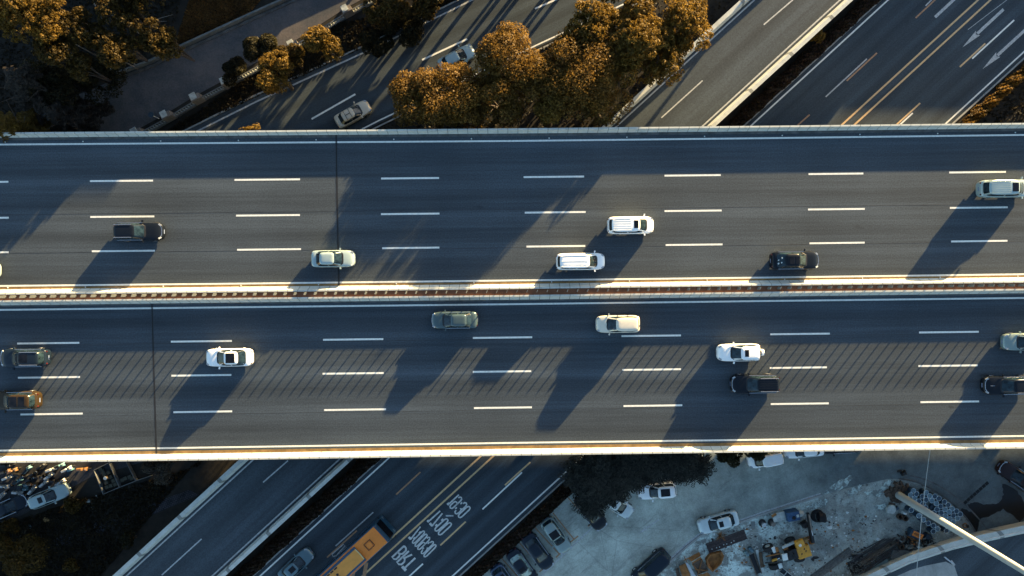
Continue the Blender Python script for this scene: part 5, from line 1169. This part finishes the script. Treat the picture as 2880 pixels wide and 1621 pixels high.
# striped generator, gears and pipes beside the drums
ge = heap('generator', 1450, 1010, 'small machine with an orange slotted cover below the drums', 'machine', R(-24))
MB().box((0, 0, .45), (1.5, .9, .7)).build('casing', M['blue'], ge, bevel=.05); MB().box((.12, .08, .83), (1.2, .58, .07)).build('cover', pmat('orange cover', (.50, .16, .03), .5, .15, 2), ge)
for i in range(5): MB().box((-.28 + i * .17, .10, .875), (.07, .30, .02), rz=-.5).build('slot', M['blackmetal'], ge)
for i in range(3): MB().tube([(-.75, -.48 - i * .06, .6), (0, -.55 - i * .06, .62), (.75, -.46 - i * .06, .6)], .025).build('hose', M['rust'], ge)
for x in (-.5, .5): MB().cyl((x, -.5, .2), (x, .5, .2), .2, .2, 14).build('wheel', M['rubber'], ge)
gd = heap('tarpaulin', 1590, 1040, 'dark blue tarpaulin bundle right of the orange slotted machine', 'tarpaulin', R(-25)); MB().box((0, 0, .3), (.95, .75, .6), tap=.7).box((.3, -.3, .15), (.5, .5, .3), tap=.7).build('cover', pmat('tarp', (.015, .03, .045), .6, .3, 3), gd, bevel=.08); MB().tube([(-.4, .3, .5), (.1, .05, .65), (.45, -.3, .4)], .02).build('rope', M['wood'], gd)
for i, (x, y, lab) in enumerate(((1312, 842, 'open dark pipe end at the left under the pole'), (1365, 858, 'open dark pipe end right of the other one'), (1330, 1145, 'open dark pipe end below the orange slotted machine'))):
    p = heap('concrete_pipe', x, y, lab, 'pipe'); p['group'] = 'pipe ends standing in the yard'; MB().torus((0, 0, .25), .27, .06, 18, 8, 'Z', 4).build('pipe', M['rust_dark'], p, True); MB().cyl((0, 0, .02), (0, 0, .05), .24, .24, 14).build('bottom', M['joint'], p)
sr = heap('scrap_heap', 1440, 1090, 'heap of dark engine scrap below the orange slotted machine', 'scrap'); rg = random.Random(12)
for k, mt_ in enumerate(('blackmetal', 'rust_dark', 'plate', 'joint')):
    m = MB()
    for i in range(22):
        c = (rg.gauss(0, .9), rg.gauss(0, .5), rg.uniform(.08, .5))
        if i % 3: m.box(c, (rg.uniform(.1, .45), rg.uniform(.08, .25), rg.uniform(.08, .3)), rz=rg.uniform(0, 3), ry=rg.uniform(-.4, .4))
        else: m.cyl(c, (c[0] + rg.uniform(-.3, .3), c[1] + rg.uniform(-.3, .3), c[2] + .1), .08, .08, 8)
    m.build('scrap', M[mt_], sr)
for x, y in ((1415, 1078), (1432, 1103)): 
    q = T(x, y) - sr.location; MB().cyl((q.x, q.y, .55), (q.x, q.y, .7), .10, .10, 10).build('knob', M['rust'], sr)
s2 = heap('scrap_heap', 1600, 1085, 'smaller heap of scrap with pale specks right of the dark tarpaulin', 'scrap'); m = MB(); m2 = MB()
for i in range(26): (m2 if i % 5 == 0 else m).box((rg.gauss(0, .4), rg.gauss(0, .28), rg.uniform(.05, .35)), (rg.uniform(.1, .3), rg.uniform(.06, .2), .12), rz=rg.uniform(0, 3))
m.build('scrap', M['blackmetal'], s2); m2.build('fragments', M['dirtywhite'], s2)
bu = heap('broken_bumper', 1520, 1160, 'curved pale grey bumper piece on the scrap', 'scrap', R(-35)); MB().ribbon([(-.6, -.1, .45), (-.2, .1, .6), (.3, .12, .6), (.65, -.12, .45)], .24).ribbon([(-.6, -.12, .40), (-.2, .08, .55), (.3, .10, .55), (.65, -.14, .4)], .24).build('skin', M['dirtywhite'], bu); MB().box((.1, .0, .3), (.9, .12, .1)).build('bracket', M['blackmetal'], bu)
gr2 = heap('boulder', 1225, 770, 'pale broken concrete lump left of the tall pole', 'rubble'); MB().prism([(-.5, -.4), (-.55, .2), (-.1, .55), (.4, .5), (.6, 0), (.3, -.5)], 0, .38).build('lump', M['dirtywhite'], gr2, bevel=.1); MB().box((.6, .1, .2), (.5, .3, .3), rz=.5).build('fragment', M['blue'], gr2)
bo2 = heap('boulder', 1350, 790, 'small pale block with white rods beside the pole foot', 'rubble'); MB().box((.1, -.2, .25), (.55, .35, .4), rz=-.3, tap=.7).build('lump', M['palewhite'], bo2, bevel=.06); MB().tube([(-.5, .1, .3), (.3, .05, .3)], .03).tube([(-.5, -.05, .3), (.2, -.1, .3)], .03).build('rods', M['dirtywhite'], bo2)
wv2 = heap('rusty_ring', 1975, 935, 'small rusty ring lying right of the drums', 'ring'); MB().torus((0, 0, .12), .24, .06, 18, 6).build('ring', M['rust'], wv2, True); MB().box((.3, -.1, .1), (.25, .3, .2), rz=.3).build('bracket', M['blackmetal'], wv2)
for i, (x, y, s, lab) in enumerate(((480, 1260, .4, 'black scrap plate right of the loader'), (450, 1285, .28, 'smaller dark scrap beside the black plate'))):
    litter(2160 + x / 3.578, 1216 + y / 3.578, s, M['blackmetal'], lab, 70 + i)
li = heap('plank_track', 640, 1330, 'long faded plank track crossing the yard floor to the bottom edge', 'planks', math.atan2(310, 420))
for i in range(4): MB().box((0, -.35 + i * .24, .04), (5.6, .19, .05)).build('plank', pmat('faded plank %d' % i, (.13 - .02 * i, .125 - .018 * i, .115 - .016 * i), .9, .4, 3), li)
sk_ = heap('window_frame', 175, 1420, 'broken white window frame leaning at the bottom edge of the yard', 'frame', R(-40)); MB().box((0, .3, .2), (1.4, .07, .08)).box((0, -.3, .2), (1.4, .07, .08)).box((.68, 0, .2), (.07, .55, .08)).box((-.1, 0, .2), (.07, .55, .08)).build('frame', M['dirtywhite'], sk_); MB().box((0, 0, .12), (1.35, .58, .03)).build('pane', M['glass'], sk_)
sh_ = heap('dry_shrub', -75, 1035, 'dry rusty twigs beside the brown grate', 'shrub'); sh_.location = (*Y3(800, 420)[:2], .03); m = MB(); rg = random.Random(3)
for i in range(46): a = rg.uniform(0, 6.3); l = rg.uniform(.3, .75); m.tube([(0, 0, .02), (l * .5 * math.cos(a), l * .5 * math.sin(a), rg.uniform(.1, .35)), (l * math.cos(a), l * math.sin(a), rg.uniform(.03, .4))], .016, 4)
m.build('twigs', M['rust'], sh_); MB().cyl((0, 0, 0), (0, 0, .12), .08, .05, 8).build('stem', M['bark_dark'], sh_)
hs = MB(); hs.tube([Y3(1290, 380, .06), Y3(1400, 372, .06), Y3(1500, 370, .06), Y3(1560, 385, .06), Y3(1610, 345, .06), Y3(1690, 305, .06)], .035, 6); tag(hs.build('garden_hose', M['dirtywhite']), 'thin pale hose curling over the yard below the spare wheels', 'hose')

# scattered chips, splashes and stones on the yard floor (uncountable)
def debris(name, mat, n, seed, s0, s1):
    rg = random.Random(seed); m = MB()
    for i in range(n):
        x, y = rg.uniform(1990, 2480), rg.uniform(1440, 1620)
        if (y < 1500 - (x - 1968) * .34 + 22) or (x < 2120 and y > 1560 and rg.random() < .5): continue
        c = P(x, y, .03); s = rg.uniform(s0, s1); k = rg.randint(5, 7)
        ring = [(c.x + math.cos(6.283 * j / k) * s * rg.uniform(.5, 1.2), c.y + math.sin(6.283 * j / k) * s * rg.uniform(.4, 1.0), .03) for j in range(k)]
        m.add(ring + [(c.x, c.y, .03 + s * .45)], [(j, (j + 1) % k, k) for j in range(k)])
    o = m.build(name, mat); o['kind'] = 'stuff'
debris('rubble', M['palewhite'], 130, 1, .05, .16); debris('rubble', M['blackmetal'], 150, 2, .05, .17); debris('rubble', M['brick'], 160, 3, .06, .2); debris('rubble', M['rust'], 40, 4, .06, .2)
